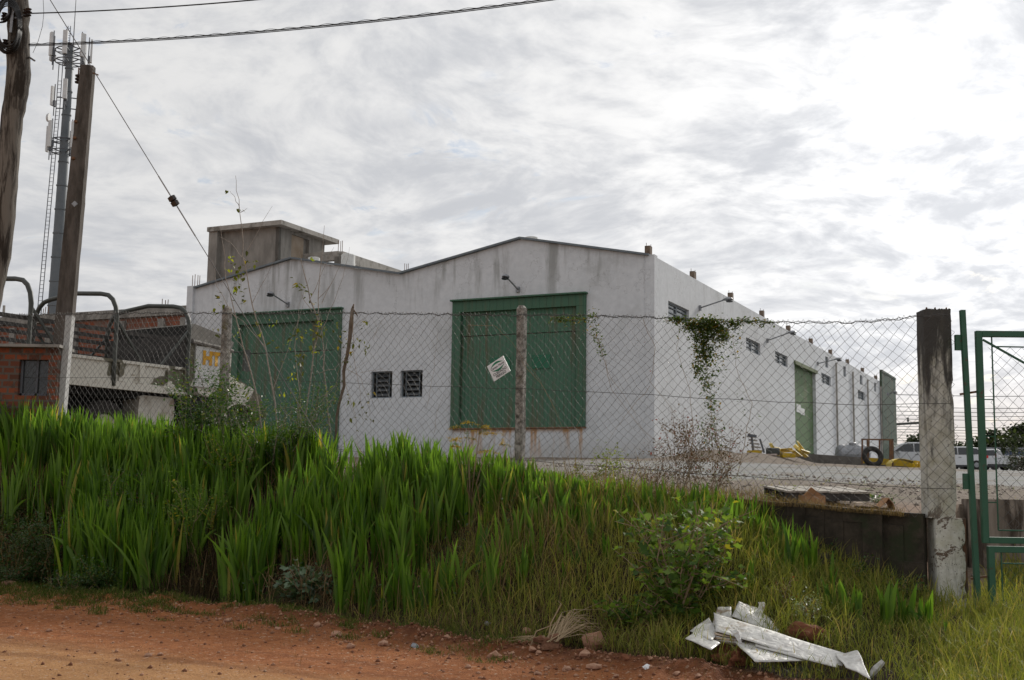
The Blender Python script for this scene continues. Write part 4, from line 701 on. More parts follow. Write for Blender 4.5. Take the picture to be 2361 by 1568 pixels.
for w_ in (0, Wt):
    b = MB(); c = lambda s0, s1, z0, z1, dw=.06, o=0: b.box(tp((s0+s1)/2, w_+o, (z0+z1)/2), (s1-s0, dw, z1-z0), AZT)
    c(L0, L1, zr0+.09, zr1-.04, .03); c(L0, L1, zr1-.05, zr1, .10); c(L0, L1, zr0-.05, zr0+.09, .10)
    for s in (-1.4, -.6, 0.16, .62, 1.9, 2.35, 3.0, 3.4): c(s-.05, s+.05, zr0+.092, zr1-.052, .05, -.035)
    b.build('side_panel', m_tw, truck)
slab('bed_floor', L0, L1, .06, Wt-.06, zr0-.03, zr0+.04, m_slat); slab('headboard', L1-.06, L1, .05, Wt-.05, zr0+.05, 2.9, m_slat); slab('tailgate', L0-.05, L0-.01, .0, Wt, zr0-.02, zr1, m_tw)
for s in (0, 1.74, 3.42, -1.45):
    r = .042; ht = 3.50; pts = [tp(s, -.04, zr0-.0)] if s > 0 else [tp(s, -.04, zr0-.02)]
    prof = [(-.04, 2.2), (-.04, 3.02), (.0, 3.2), (.09, 3.34), (.22, 3.43), (.42, 3.47), (Wt/2, 3.53), (Wt-.42, 3.47), (Wt-.22, 3.43), (Wt-.09, 3.34), (Wt, 3.2), (Wt+.04, 3.02), (Wt+.04, 2.2), (Wt+.04, zr0)]
    MB().tube(pts+[tp(s, a, z) for a, z in prof], r, 10).build('canopy_hoop', m_hoop, truck, smooth=True)
    for w_ in (-.04, Wt+.04):
        e = s+.62 if s < 3 else s-.62; MB().bar(tp(s, w_+.01, 2.98), tp(e, w_+.01, zr1-.0), .04).build('hoop_brace', m_hoop, truck)
for w_ in (.04, Wt-.04):
    for z_ in ((2.78,) if w_ < 1 else (2.42, 2.55, 2.68, 2.84, 2.97)): MB().bar(tp(L0, w_, z_), tp(L1, w_, z_), .03, .07).build('slat_rail', m_slat, truck)
slab('chassis', L0+.1, 5.4, .55, 1.7, 1.35, 1.74, m_dark); slab('underbody', L0+.3, L1+.2, .2, Wt-.2, 1.62, 1.79, m_dark)  # chassis parts in near-black, which paints the shadow under the bed
def twheel(s, w_, zc, r=.52):
    ax = TL; o = MB(); prof = [(-.13, r*.55), (-.13, r*.9), (-.11, r*.97), (-.06, r), (.06, r), (.11, r*.97), (.13, r*.9), (.13, r*.55)]; vs = []; n = 40; c = tp(s, w_, zc)
    for h, rr in prof:
        for k in range(n): t = 2*math.pi*k/n; q = rr*(1.0 if (k % 2 or rr < r*.95) else .965); vs.append(c+TL*h+TT*q*math.cos(t)+ZUP*q*math.sin(t))
    o.add(vs, [(i*n+k, i*n+(k+1) % n, (i+1)*n+(k+1) % n, (i+1)*n+k) for i in range(7) for k in range(n)]); whl = o.build('wheel', m_rub, truck)
    o = MB(); vs = []; 
    for h, rr in ((-.05, r*.56), (-.09, r*.5), (-.02, r*.35), (-.10, r*.2), (-.11, .01)):
        for k in range(20): t = 2*math.pi*k/20; vs.append(c+TL*h+TT*rr*math.cos(t)+ZUP*rr*math.sin(t))
    o.add(vs, [(i*20+k, i*20+(k+1) % 20, (i+1)*20+(k+1) % 20, (i+1)*20+k) for i in range(4) for k in range(20)]); o.build('rim', m_tw, whl)
for s in (1.75, .45, 4.85):
    for w_ in (.22, Wt-.22): twheel(s, w_, 1.04)
b = MB(); n = 14
b.prism([tp(2.45+.85*q[0], .12, 1.70-.55*q[1]) for q in ((.03, .05), (.1, 0), (.9, 0), (.97, .05), (1, .5), (.97, .95), (.03, .95), (0, .5))], TL*.5); b.build('fuel_tank', M('dirty_white_paint', (.55, .53, .48), (.38, .35, .30), 6, .6, .15, c3=(.22, .16, .1), s3=3, lo=.56, hi=.7), truck)
slab('cab', 3.55, 4.62, .05, Wt-.05, 1.78, 2.78, m_tw, bev=.02)
b = MB(); b.prism([tp(3.55, .05, 2.782), tp(3.55, .05, 3.02), tp(3.62, .05, 3.14), tp(4.3, .05, 3.02), tp(4.66, .05, 2.9), tp(4.62, .05, 2.782)], TL*(Wt-.1)); b.build('cab_roof', m_canvg, truck)
slab('cab_rear_canvas', 3.50, 3.545, .06, Wt-.06, 2.0, 3.1, m_canv); slab('rear_window', 3.48, 3.498, 1.0, 1.75, 2.45, 2.88, M('clear_plastic', (.12, .12, .115), (.2, .2, .19), 5, .3), truck)
slab('cab_door', 3.66, 4.5, .01, .047, 1.95, 2.72, M('cab_door_white', (.58, .59, .58), (.5, .5, .48), 4, .6)); slab('dark_step', 3.6, 4.6, .1, .5, 1.5, 1.77, m_dark)
m_yl = M('yellow_letters', (.62, .34, .02), (.5, .25, .02), 12, .6); text('HT', .34, tp(4.05, -.0, 2.50), TT, ZUP, m_yl, truck, off=.022)
MB().tube([tp(3.56, .02, 2.80), tp(4.0, -.02, 2.76), tp(4.4, .0, 2.74), tp(4.62, .02, 2.72)], [.05, .035, .05, .03], 7).build('rolled_flap', M('torn_flap', (.34, .32, .29), (.08, .075, .07), 14, .9), truck)
b = MB(); b.box(tp(4.85, -.12, 2.55), (.16, .05, .42), AZT); b.tube([tp(4.62, .05, 2.7), tp(4.85, -.12, 2.72)], .012, 5); b.build('mirror', m_hoop, truck)
b = MB(); b.prism([tp(4.62, .35, 1.7), tp(4.62, .35, 2.28), tp(4.9, .35, 2.26), tp(5.35, .35, 2.14), tp(5.45, .35, 2.0), tp(5.45, .35, 1.7)], TL*(Wt-.7)); b.build('bonnet', m_tw, truck)
for w_ in (.0, Wt-.42):
    b = MB(); fo = [(4.3, 1.70), (4.62, 1.98), (4.75, 2.08), (5.1, 2.06), (5.4, 1.9), (5.5, 1.6)]; arch = [(4.85+.52*math.cos(t), 1.04+.66*math.sin(t)) for t in np.linspace(R(22), R(158), 9)]
    b.prism([tp(s, w_, z) for s, z in fo+arch if True][:6]+[tp(s, w_, z) for s, z in arch], TL*.42); b.build('fender', m_tw, truck)
slab('bumper', 5.46, 5.56, -.02, Wt+.02, 1.45, 1.65, m_tw)
# ---------------------------------------------------------------- things in the yard
def ground_pt(x, y, lo=11, hi=100):
    d = ray(x, y); Yv = np.linspace(lo, hi, 900); P = d[None]*(Yv/d[1])[:, None]; k = np.nonzero(P[:, 2] <= zg(P[:, 0], P[:, 1]))[0]
    return Vector(P[k[0]] if len(k) else P[-1])
m_pal = M('pallet_wood', (.40, .37, .32), (.24, .215, .19), 8, .9, .4, stretch=(1, 6, 6)); pp = pt(1880, 1148, 14.6); pp = Vector((pp.x, 14.6, Z(pp.x, 14.6)))
pal = thing('pallet', 'weathered grey wooden pallet lying on the dirt behind the fence', 'pallet', tuple(pp)); ra_ = R(4)
def pq(x, y, z): c, s = math.cos(ra_), math.sin(ra_); return pp+Vector((x*c-y*s, x*s+y*c, z+(y+.45)*.07))
for y in (-.42, 0, .42): MB().box(pq(0, y, .05), (.98, .07, .085), ra_).build('runner', m_slat, pal)
for i, x in enumerate(np.linspace(-.44, .44, 8)): MB().box(pq(x, 0, .105+.004*(i % 2)), (.11, .95, .02), ra_+random.gauss(0, .02), rx=R(4), ry=random.gauss(0, .03)).build('top_board', m_pal, pal)
m_card = M('cardboard', (.30, .16, .075), (.38, .22, .12), 5, .85); m_card2 = M('pale_cardboard', (.42, .33, .24), (.5, .4, .3), 5, .85)
q = pt(1872, 1147, 13.9); q.z = Z(q.x, q.y); bx = thing('cardboard_box', 'small open orange-brown cardboard box in front of the pallet', 'box', tuple(q)); MB().box(q+ZUP*.055, (.24, .18, .11), .2).build('carton', m_card, bx)
b = MB(); b.prism([q+Vector((-.10, -.07, .112)), q+Vector((-.02, -.08, .20)), q+Vector((.10, -.05, .113))], Vector((-.01, .012, 0))); b.prism([q+Vector((-.08, .09, .112)), q+Vector((0., .1, .17)), q+Vector((.12, .11, .113))], Vector((0, .01, 0))); b.build('flap', m_card, bx)
def bent(name, pts, wv, th, mat, lab, cat, par=None, n=None):
    b = MB(); wv = Vector(wv); P = [Vector(p) for p in pts]; vs = []; k = len(P)
    for s in (0, 1):
        for p in P: vs += [p+ZUP*(-th*s), p+wv+ZUP*(-th*s)]
    f = []; 
    for i in range(k-1): a = 2*i; f += [(a, a+1, a+3, a+2), (2*k+a, 2*k+a+2, 2*k+a+3, 2*k+a+1), (a, a+2, 2*k+a+2, 2*k+a), (a+1, 2*k+a+1, 2*k+a+3, a+3)]
    f += [(0, 2*k, 2*k+1, 1), (2*k-2, 2*k-1, 4*k-1, 4*k-2)]; b.add(vs, f); o = b.build(name, mat, par); return tag(o, lab, cat) if lab else o
q = pt(1995, 1152, 13.8); q.z = Z(q.x, q.y)+.012
bent('cardboard_sheet', [q+Vector((-.13, 0, 0.0)), q+Vector((-.1, 0, .05)), q+Vector((.0, 0, .045)), q+Vector((.12, 0, .02)), q+Vector((.17, 0, .0))], (.03, .3, .01), .008, m_card2, 'pale flattened cardboard sheet on the dirt right of the pallet', 'cardboard')
bent('folded_cardboard', [q+Vector((.15, .02, -.01)), q+Vector((.23, .02, .06)), q+Vector((.27, .02, .11)), q+Vector((.32, .02, .05)), q+Vector((.34, .02, -.01))], (.0, .25, 0), .01, m_card, 'brown cardboard folded up like a small tent right of the pallet', 'cardboard')
q = ground_pt(1226, 1093, 15.5, 40); q = Vector((pt(1227, 1090, 18.).x, 18., 0)); q.z = Z(q.x, q.y)
def rock(c, r, seed, sq=(1, 1, .7), mat=None, name='stone', sub=2, parent=None, amp=.35):
    import bmesh as _b; bm = _b.new(); _b.ops.create_icosphere(bm, subdivisions=sub, radius=1)
    for v in bm.verts:
        nz = mnoise.noise(v.co*1.1+Vector((seed*3.7, seed, 0)))*amp*1.5+mnoise.noise(v.co*2.7+Vector((seed, 0, seed)))*amp*.5; k = 1+nz
        v.co = Vector((round(v.co.x*k*3.2)/3.2*.35+v.co.x*k*.65, v.co.y*k, round(v.co.z*k*2.6)/2.6*.35+v.co.z*k*.65))
    me = bpy.data.meshes.new(name); bm.to_mesh(me); bm.free(); rz_ = seed*1.7; cs, sn = math.cos(rz_), math.sin(rz_)
    for v in me.vertices: x, y, z = v.co.x*sq[0]*r, v.co.y*sq[1]*r, v.co.z*sq[2]*r; v.co = (x*cs-y*sn, x*sn+y*cs, z)
    me.materials.append(mat); o = bpy.data.objects.new(name, me); COL.objects.link(o); o.location = c; o.parent = parent; return o
m_bag, T = newmat('torn_bag_plastic'); n = T.noise(T.add('TexCoord').outputs['Object'], 9., 4., .6, .8); finish(m_bag, T, T.mix(T.ss(n, .54, .58), (.62, .58, .54), (.42, .10, .06)), .5, n, .6, .03)
tag(rock(q+ZUP*.05, .13, 3., (1.1, .8, .6), m_bag, 'plastic_bag', 3, amp=.6), 'crumpled white and red plastic bag beside the centre fence post', 'bag')
def yat(x, y, Yv, base=True): p = pt(x, y, Yv); return Vector((p.x, Yv, Z(p.x, Yv) if base else p.z))
# yellow scrap by the side door
Yy = 39.; m_ysc = M('yellow_sheet', (.62, .44, .05), (.72, .58, .18), 3, .5, .1); m_ydk = M('yellow_bin', (.55, .36, .01), (.4, .26, .01), 3, .5)
def sp3(x, y, Yv=Yy): return pt(x, y, Yv)
scrap = thing('yellow_scrap_pile', 'pile of bent yellow metal sheets in front of the green side door', 'scrap pile', tuple(yat(1820, 1055, Yy)))
for pl_ in (((1772, 1022), (1780, 1022), (1797, 1053), (1787, 1054)), ((1786, 1031), (1796, 1032), (1812, 1050), (1800, 1054)), ((1836, 1016), (1842, 1020), (1862, 1047), (1850, 1050)), ((1828, 1030), (1834, 1024), (1864, 1053), (1856, 1056)), ((1822, 1040), (1832, 1038), (1850, 1052), (1838, 1054)), ((1848, 1036), (1868, 1043), (1864, 1048), (1845, 1042)), ((1800, 1035), (1826, 1033), (1830, 1042), (1802, 1044))):
    yv = Yy+random.uniform(-.3, .3); P = [sp3(x, y, yv+.12*i) for i, (x, y) in enumerate(pl_)]; MB().prism(P, Vector((.01, .03, .01))).build('bent_sheet', m_ysc, scrap)
MB().box(sp3(1816, 1050), (.42, .3, .14), .1).build('bin', m_ydk, scrap)
q = yat(1741, 1046, 38.5); ck = thing('broken_seat', 'grey broken seat frame leaning against the side wall, left of the yellow scrap', 'scrap', tuple(q)); b = MB()
for i in range(5): b.bar(pt(1724+i*3, 1006+i*8, 38.4), pt(1741+i*4, 1008+i*8, 38.6), .05, .05)
b.build('slatted_back', m_concl, ck); b = MB(); b.bar(pt(1724, 1003, 38.4), pt(1744, 1006, 38.4), .08); b.bar(pt(1733, 1004, 38.4), pt(1737, 1046, 38.4), .06); b.bar(pt(1752, 1012, 38.5), pt(1762, 1044, 38.5), .05); b.build('frame', m_mbar, ck); MB().box(pt(1739, 1044, 38.3), (.4, .3, .14)).build('base', m_ydk, ck)
tag(MB().box(pt(1782, 1041, 38.9), (.36, .3, .22), .4).build('dark_bin', m_hoop, bevel=.04), 'dark round-edged bin between the grey seat and the yellow sheets', 'bin'); o = MB(); o.bar(pt(1700, 1050, 37.9), pt(1790, 1048, 38.2), .12, .05); tag(o.build('plank', M('pale_plank', (.55, .45, .40), None, 5, .8)), 'pale pinkish plank lying at the foot of the side wall', 'plank')
# mound of soil
b = MB(); 
# tank, tyre, steel frame
q = pt(1966, 1048, 46.); tk = thing('water_tank', 'grey ribbed cylindrical tank lying on its side by the side wall', 'tank', tuple(q-ZUP*.35)); b = MB().lathe(q, [(.05, -.6), (.30, -.58), (.36, -.5)]+[(.36+.012*(i % 2), -.5+.1*i) for i in range(11)]+[(.30, .58), (.05, .6)], 22, 'X'); b.build('shell', m_steel, tk); MB().lathe(q+ZUP*.33, [(.14, 0), (.14, .1), (.1, .12)], 12).build('cap', m_steel, tk)
q = pt(2012, 1049, 42.5); b = MB(); vs = []; n = 28; r0 = .27
for i in range(n):
    t = 2*math.pi*i/n
    for k in range(8): u = 2*math.pi*k/8; rr = .28+.09*math.cos(u); vs.append(q+Vector((rr*math.cos(t), .12*math.sin(u)+.1*math.sin(t), rr*math.sin(t)-.06)))
b.add(vs, [(i*8+k, i*8+(k+1) % 8, ((i+1) % n)*8+(k+1) % 8, ((i+1) % n)*8+k) for i in range(n) for k in range(8)]); tag(b.build('old_tyre', m_rub, smooth=True), 'old black tyre standing upright beside the rusty steel frame', 'tyre')
fr_ = thing('steel_frame', 'rusty open steel frame standing behind the upright tyre', 'frame', tuple(yat(2025, 1070, 43.))); 
for x, y0, y1 in ((1988, 1013, 1062), (2001, 1012, 1060), (2028, 1015, 1062), (2053, 1014, 1072), (2058, 1013, 1070)): MB().bar(pt(x, y0, 43.), pt(x, y1+8, 43.), .07 if x in (2001, 2053) else .05).build('upright', m_rust, fr_)
MB().bar(pt(1986, 1013, 43.), pt(2060, 1014, 43.), .05).build('top_rail', m_rust, fr_)
b_ = [pt(x, y, 41.3) for x, y in ((2056, 1076), (2056, 1068), (2062, 1061), (2072, 1057), (2086, 1058), (2104, 1062), (2124, 1069), (2142, 1072))]
bent('curved_yellow_sheet', b_, (.05, .8, .0), .01, m_ysc, 'curved pale yellow sheet lying on the yellow kerb near the pillar', 'metal sheet')
ys_ = thing('yellow_drum_scrap', 'small yellow metal fittings on the yellow kerb just left of the pillar', 'scrap', tuple(pt(2125, 1076, 41.))); MB().lathe(pt(2110, 1076, 41.), [(.1, -.05), (.1, .1), (.07, .12), (.07, .2)], 12).build('fitting', m_ydk, ys_); MB().box(pt(2128, 1072, 41.), (.26, .2, .2), .3).build('fitting', m_ysc, ys_); MB().box(pt(2120, 1080, 40.9), (.7, .2, .08), .1).build('strip', m_ydk, ys_)
# cars
m_cw = M('white_car_paint', (.62, .63, .65), (.56, .57, .59), 2, .25, .0, spec=.5); m_cs = M('silver_car_paint', (.48, .49, .50), None, 2, .25, .0, spec=.5); m_red = M('tail_red', (.55, .02, .02), None, 3, .2, .0); m_plas = M('grey_plastic', (.06, .06, .065), None, 4, .6); m_cgl = M('car_glass', (.015, .02, .025), None, 2, .06, .0, spec=.7)
def car(nm, lab, base, rz_, L, H, prof, win, mat, W=1.75, bed=False, clad=False):
    """prof: side outline (x along, z), front towards -x; local coordinates, then rotated"""
    t = thing(nm, lab, 'car' if not bed else 'pickup truck', tuple(base)); t.rotation_euler.z = rz_
    b = MB(); n = len(prof); secs = [(-W/2, .90, .0), (-W/2+.10, 1., .0), (W/2-.10, 1., 0), (W/2, .90, 0)]; vs = []
    for y, k, _ in secs:
        for x, z in prof:
            yy = y*(1-.16*max(0, (z-.85*H*.62)/H)); vs.append((x*(.985 if k < 1 else 1), yy, z if k == 1 else z*.985+.004))
    b.add(vs, [(s*n+i, s*n+(i+1) % n, (s+1)*n+(i+1) % n, (s+1)*n+i) for s in range(3) for i in range(n)]+[tuple(range(n))[::-1], tuple(3*n+i for i in range(n))])
    b.build('body', mat, t, world=False, bevel=.02)
    for w_ in win:
        for sd2 in (-1, 1):
            MB().prism([(x, sd2*(W/2*(1-.16*max(0, (z-.85*H*.62)/H))+.006), z) for x, z in w_], (0, sd2*.006, 0)).build('side_window', m_cgl, t, world=False)
    for x in (-L/2+.85, L/2-.8):
        for sd2 in (-1, 1):
            wv = MB().lathe((x, sd2*(W/2-.1), .32), [(.2, -.11), (.31, -.1), (.33, 0), (.31, .1), (.2, .11)], 20, 'Y').build('wheel', m_rub, t, world=False); MB().lathe((x, sd2*(W/2-.1)+sd2*.09, .32), [(.2, 0), (.17, sd2*.02), (.03, sd2*.03)], 12, 'Y').build('rim', m_steel, wv, world=False)
            MB().lathe((x, sd2*(W/2-.06), .34), [(.40, -.05), (.40, .071)], 20, 'Y').build('wheel_arch', m_dark if not clad else m_plas, t, world=False)
    for sd2 in (-1, 1):
        MB().box((L/2-.12, sd2*(W/2-.08), H*.56), (.22, .2, .18)).build('tail_light', m_red, t, world=False); MB().box((-L/2+.2, sd2*(W/2-.14), H*.45), (.2, .2, .14)).build('headlight', m_ant, t, world=False); MB().box((-.45-.25, sd2*(W/2+.08), H*.62), (.14, .16, .12)).build('mirror', mat, t, world=False)
        MB().box((.3, sd2*(W/2+.0), H*.53), (.18, .03, .03)).build('door_handle', m_plas, t, world=False)
    MB().box((0, 0, .27), (L-.5, W-.06, .14)).build('sill', m_plas, t, world=False)
    return t
hp = [(-2.2, .3), (-2.2, .62), (-2.05, .78), (-1.35, .95), (-.55, 1.44), (-.2, 1.54), (.9, 1.56), (1.7, 1.46), (2.1, 1.0), (2.17, .6), (2.12, .3)]
hw = [[(-.98, 1.0), (-.42, 1.40), (-.15, 1.46), (.12, 1.47), (.14, 1.0)], [(.2, 1.0), (.19, 1.47), (.9, 1.47), (1.05, 1.01)], [(1.12, 1.02), (1.0, 1.46), (1.45, 1.42), (1.72, 1.06)]]
def carat(x, y, Yv): p = pt(x, y, Yv); return Vector((p.x, Yv, p.z))
car('hatchback_car', 'white hatchback partly hidden behind the mouldy pillar', carat(2093, 1082, 72.), R(-3), 4.37, 1.56, hp, hw, m_cw)
car('hatchback_car', 'white hatchback of which only the tail shows between pillar and gate post', carat(2195, 1083, 84.), R(-3), 4.37, 1.56, hp, hw, m_cw)
sp_f = [(-2.1, .35), (-2.12, .8), (-1.3, 1.0), (-.6, 1.5), (-.2, 1.62), (1.5, 1.62), (1.85, 1.5), (2.05, 1.05), (2.15, .75), (2.1, .35)]; sww = [[(-.85, 1.05), (-.4, 1.45), (.1, 1.52), (.12, 1.05)], [(.2, 1.05), (.19, 1.52), (.85, 1.52), (1.0, 1.08)], [(1.15, 1.1), (1.0, 1.5), (1.5, 1.45), (1.65, 1.15)]]
c3 = car('estate_car', 'silver crossover car with red tail light, seen through the gate', carat(2246, 1082, 98.), R(4), 4.2, 1.65, sp_f, sww, m_cs, clad=True); MB().bar((-.3, .6, 1.68), (1.5, .6, 1.68), .04).build('roof_bar', m_plas, c3, world=False); MB().bar((-.3, -.6, 1.68), (1.5, -.6, 1.68), .04).build('roof_bar', m_plas, c3, world=False)
pk = [(-2.3, .4), (-2.3, .85), (-1.4, 1.0), (-.75, 1.5), (.0, 1.55), (.35, 1.05), (2.2, 1.06), (2.28, .7), (2.2, .4)]
car('pickup_truck', 'white pickup whose loading bed sticks out behind the silver crossover', carat(2284, 1083, 94.), R(2), 4.5, 1.55, pk, [[(-1.0, 1.03), (-.7, 1.42), (-.05, 1.46), (.15, 1.05)]], m_cw, bed=True, clad=True)
# far power line
def far_pole(x, ytop, Yv, arm, lab):
    p = pt(x, ytop, Yv); z0 = Z(p.x, Yv); t = thing('power_pole', lab, 'power pole', (p.x, Yv, z0)); MB().tube([(p.x, Yv, z0-.5), (p.x, Yv, p.z)], [.2, .13], 8).build('pole', m_hoop, t)
    za = p.z-1.15; MB().bar((p.x-arm, Yv, za-.25), (p.x+arm, Yv, za+.15), .2).build('crossarm', m_hoop, t); 
    for k in (-arm+.1, -.5*arm+.2, .5*arm, arm-.1): MB().lathe((p.x+k, Yv, za+.05+.1*k/arm), [(.05, 0), (.12, .1), (.06, .2), (.12, .3), (.04, .4)], 8).build('insulator', m_hoop, t)
    return p, za
pA, za = far_pole(2121, 944, 110., 2.6, 'dark power pole with crossarm beyond the parked cars')
b = MB(); k = 0
for y in (910, 938, 948, 957, 966, 983, 990, 996, 1003, 1010, 1016):
    Yv = 115+6*k; k += 1; q0 = pt(2068, y, Yv); q1 = pt(2480, y+2.5, Yv); o = MB().tube([q0-Vector((60, 0, 0)), q0, q0.lerp(q1, .5)-ZUP*.12, q1], .028, 4).build('power_line', m_hoop); tag(o, 'thin power line crossing the sky beyond the parked cars', 'power line', 'power lines beyond the parked cars')
# far sheds
b = MB(); p0 = pt(2240, 1062, 118.); p1 = pt(2560, 1062, 118.)
sh = thing('far_shed', 'long low pale shed far beyond the parked cars', 'shed', tuple(p0)); MB().box(((p0.x+p1.x)/2, 118., (pt(2300, 1040, 118).z+pt(2300, 1070, 118).z)/2), (p1.x-p0.x, 5, 1.35)).build('wall', M('shed_white', (.55, .57, .62), None, 3, .7), sh); MB().box(((p0.x+p1.x)/2, 118., pt(2300, 1036, 118).z), (p1.x-p0.x+.4, 5.6, .12)).build('roof', m_steel, sh)
q = pt(2318, 1056, 112.); blu = thing('blue_container', 'row of dark blue stacked crates beyond the pickup', 'container', (q.x+1.4, 112., q.z-.6)); MB().box((q.x+1.4, 112., q.z+.0), (5., 2., 1.1)).build('body', M('blue_paint', (.03, .06, .20), (.05, .09, .26), 3, .5), blu); MB().box((q.x+1.4, 111.9, q.z+.62), (5.1, 2.3, .1)).build('lid', m_glassd, blu)
# ---------------------------------------------------------------- vegetation
L_iris = leafmat('iris_leaf', (.048, .115, .012), (.145, .265, .028), (.34, .30, .06), .5, .4, .4)
L_grass = leafmat('grass_blade', (.12, .155, .03), (.31, .30, .07), (.36, .28, .11), .4, .6, .2)
L_dryg = leafmat('dry_grass', (.13, .085, .04), (.24, .17, .09), None, .25, .8, .1)
L_dark = leafmat('weed_leaf', (.028, .060, .016), (.055, .11, .025), (.14, .07, .03), .3, .45, .4)
L_vine = leafmat('vine_leaf', (.035, .065, .015), (.09, .13, .03), (.25, .17, .03), .35, .45, .35)
L_sap = leafmat('sapling_leaf', (.055, .06, .012), (.10, .115, .02), (.26, .19, .02), .35, .5, .3)
L_sapy = leafmat('young_leaf', (.20, .26, .02), (.30, .30, .03), None, .45, .5, .3)
L_bush = leafmat('bush_leaf', (.035, .085, .022), (.07, .14, .035), (.20, .22, .03), .35, .35, .5)
L_cot = leafmat('lobed_leaf', (.06, .12, .03), (.16, .24, .05), (.34, .28, .03), .5, .6, .25)
L_yel = leafmat('yellow_frond', (.42, .28, .02), (.55, .38, .04), None, .3, .6, .2); L_far = leafmat('tree_leaf', (.022, .034, .016), (.045, .062, .024), None, .3, .6, .2)
L_red = leafmat('withered_leaf', (.07, .044, .022), (.13, .085, .045), (.22, .035, .018), .3, .7, .1)
U = rng.uniform
def place(n, a0, a1, t0, t1, mask=None):
    a = U(a0, a1, n); t = U(t0, t1, n); k = (t > edge_t(a)+.03); k &= (mask(a, t) if mask else True); a, t = a[k], t[k]; X, Y = xy(a, t); return a, t, X, Y
def fans(a, t, X, Y, H, per, wd, name, label, mat=L_iris, spread=.32):
    n = len(X); k = rng.integers(per-2, per+3, n); i = np.repeat(np.arange(n), k); yaw = U(0, 2*np.pi, n)[i]; sg = rng.choice([-1, 1], len(i)); off = rng.normal(0, .035, len(i))
    x = X[i]+np.cos(yaw)*off+rng.normal(0, .008, len(i)); y = Y[i]+np.sin(yaw)*off+rng.normal(0, .008, len(i)); h = H[i]*U(.62, 1.1, len(i)); ln = np.abs(rng.normal(0, spread*.55, len(i)))+.02+(rng.random(len(i)) < .04)*U(.3, .9, len(i))
    cu = np.abs(rng.normal(0, .035, len(i)))+(rng.random(len(i)) < .05)*U(.3, 1.1, len(i))
    o = blades(name, x, y, h, wd*U(.6, 1.45, len(i)), mat, lean=ln, curl=cu, rows=7, fold=.12, yaw=yaw, leandir=yaw+np.pi*(sg < 0)+rng.normal(0, .25, len(i)), var=np.clip(rng.random(len(i))*.88+.12*(rng.random(len(i)) < .25), 0, 1)); return tag(o, label, None, None, 'stuff')
_rng = rng
def imask(a, t):
    cl_ = vnoise(a, t, 1.1, 11)+.5*vnoise(a, t, 2.6, 12)
    m = (cl_ > -.24)&(rng.random(len(a)) < np.clip(.7+1.5*cl_, .2, 1)); te = -edge_t(a)
    m &= ~((a > 10.4+.7*vnoise(a, t, 1, 4)) & (t < -1.5)); m &= ~((np.abs(a-8.0) < .45) & (t < -1.7)); m &= ~((a > 5.9) & (a < 7.1) & (t < -te+.65))
    m &= ~((a < 5.6) & (t < -1.75)); m &= ~((a < 4.9) & (t < -.9) & (rng.random(len(a)) < .8)); m &= ~((a < 6.) & (t < -1.3) & (rng.random(len(a)) < .35)); m &= (rng.random(len(a)) < np.interp(a, [2.8, 3.6, 4.4], [.35, .7, 1.])); return m
a, t, X, Y = place(3700, 3.6, 16, -2.4, -.04, imask); H = np.interp(a, [3.6, 4.5, 6, 9, 10, 12, 13, 14], [.42, .6, .88, .96, 1.0, 1.0, 1.28, 1.3])*np.interp(t, [-2.2, -1., -.4, 0], [1.0, .90, .76, .64])*(1.02+.30*vnoise(a, t, 1.2, 20)+.2*vnoise(a, t, 3., 21))
fans(a, t, X, Y, H, 5, .044, 'iris_stand', 'dense tall stand of sword-shaped green leaves along the bank')
a, t, X, Y = place(900, .9, 3.7, -1.9, -.08, lambda a, t: (rng.random(len(a)) < np.interp(a, [.75, 1.6, 2.6, 3.7], [.10, .25, .5, .8])*np.interp(t, [-1.9, -1.2, -.7, 0], [.08, .2, .8, 1.])))
fans(a, t, X, Y, .32+.14*vnoise(a, t, 1.5, 5)+.05*U(-1, 1, len(a)), 4, .030, 'iris_patch', 'shorter looser stand of sword leaves on the bank right of the centre post')
def gp_near(x, y, lo=7.5, hi=16.): return ground_pt(x, y, lo, hi)
bx_, by_, bh_ = [], [], []
for x, y, n_, h_ in ((1760, 1235, 7, .40), (1850, 1320, 5, .42), (1880, 1330, 6, .36), (1920, 1400, 5, .30), (1985, 1425, 4, .30), (2050, 1440, 5, .34), (2090, 1440, 3, .28), (2130, 1450, 4, .28), (1600, 1190, 6, .34), (1690, 1240, 5, .3), (1120, 1380, 5, .42), (1200, 1360, 4, .36), (1010, 1400, 7, .5), (900, 1405, 9, .52), (830, 1400, 9, .5), (960, 1400, 8, .52), (860, 1410, 8, .45)):
    q = gp_near(x, y)
    for _ in range(n_): bx_.append(q.x+random.gauss(0, .11)); by_.append(q.y+random.gauss(0, .09)); bh_.append(h_*random.uniform(.85, 1.4))
X, Y, H = map(np.array, (bx_, by_, bh_)); fans(None, None, X, Y, H, 4, .042, 'iris_tufts', 'scattered sword-leaf tufts low on the bank and in the short grass')
# short grass
def gmask(a, t): return (vnoise(a, t, 1.6, 31)+.6*vnoise(a, t, 4., 32) > -.45) & (rng.random(len(a)) < np.interp(a, [3.2, 4.6, 5.6], [1, .6, .15]))
a, t, X, Y = place(52000, -3.5, 5.6, -4.2, -.03, gmask)
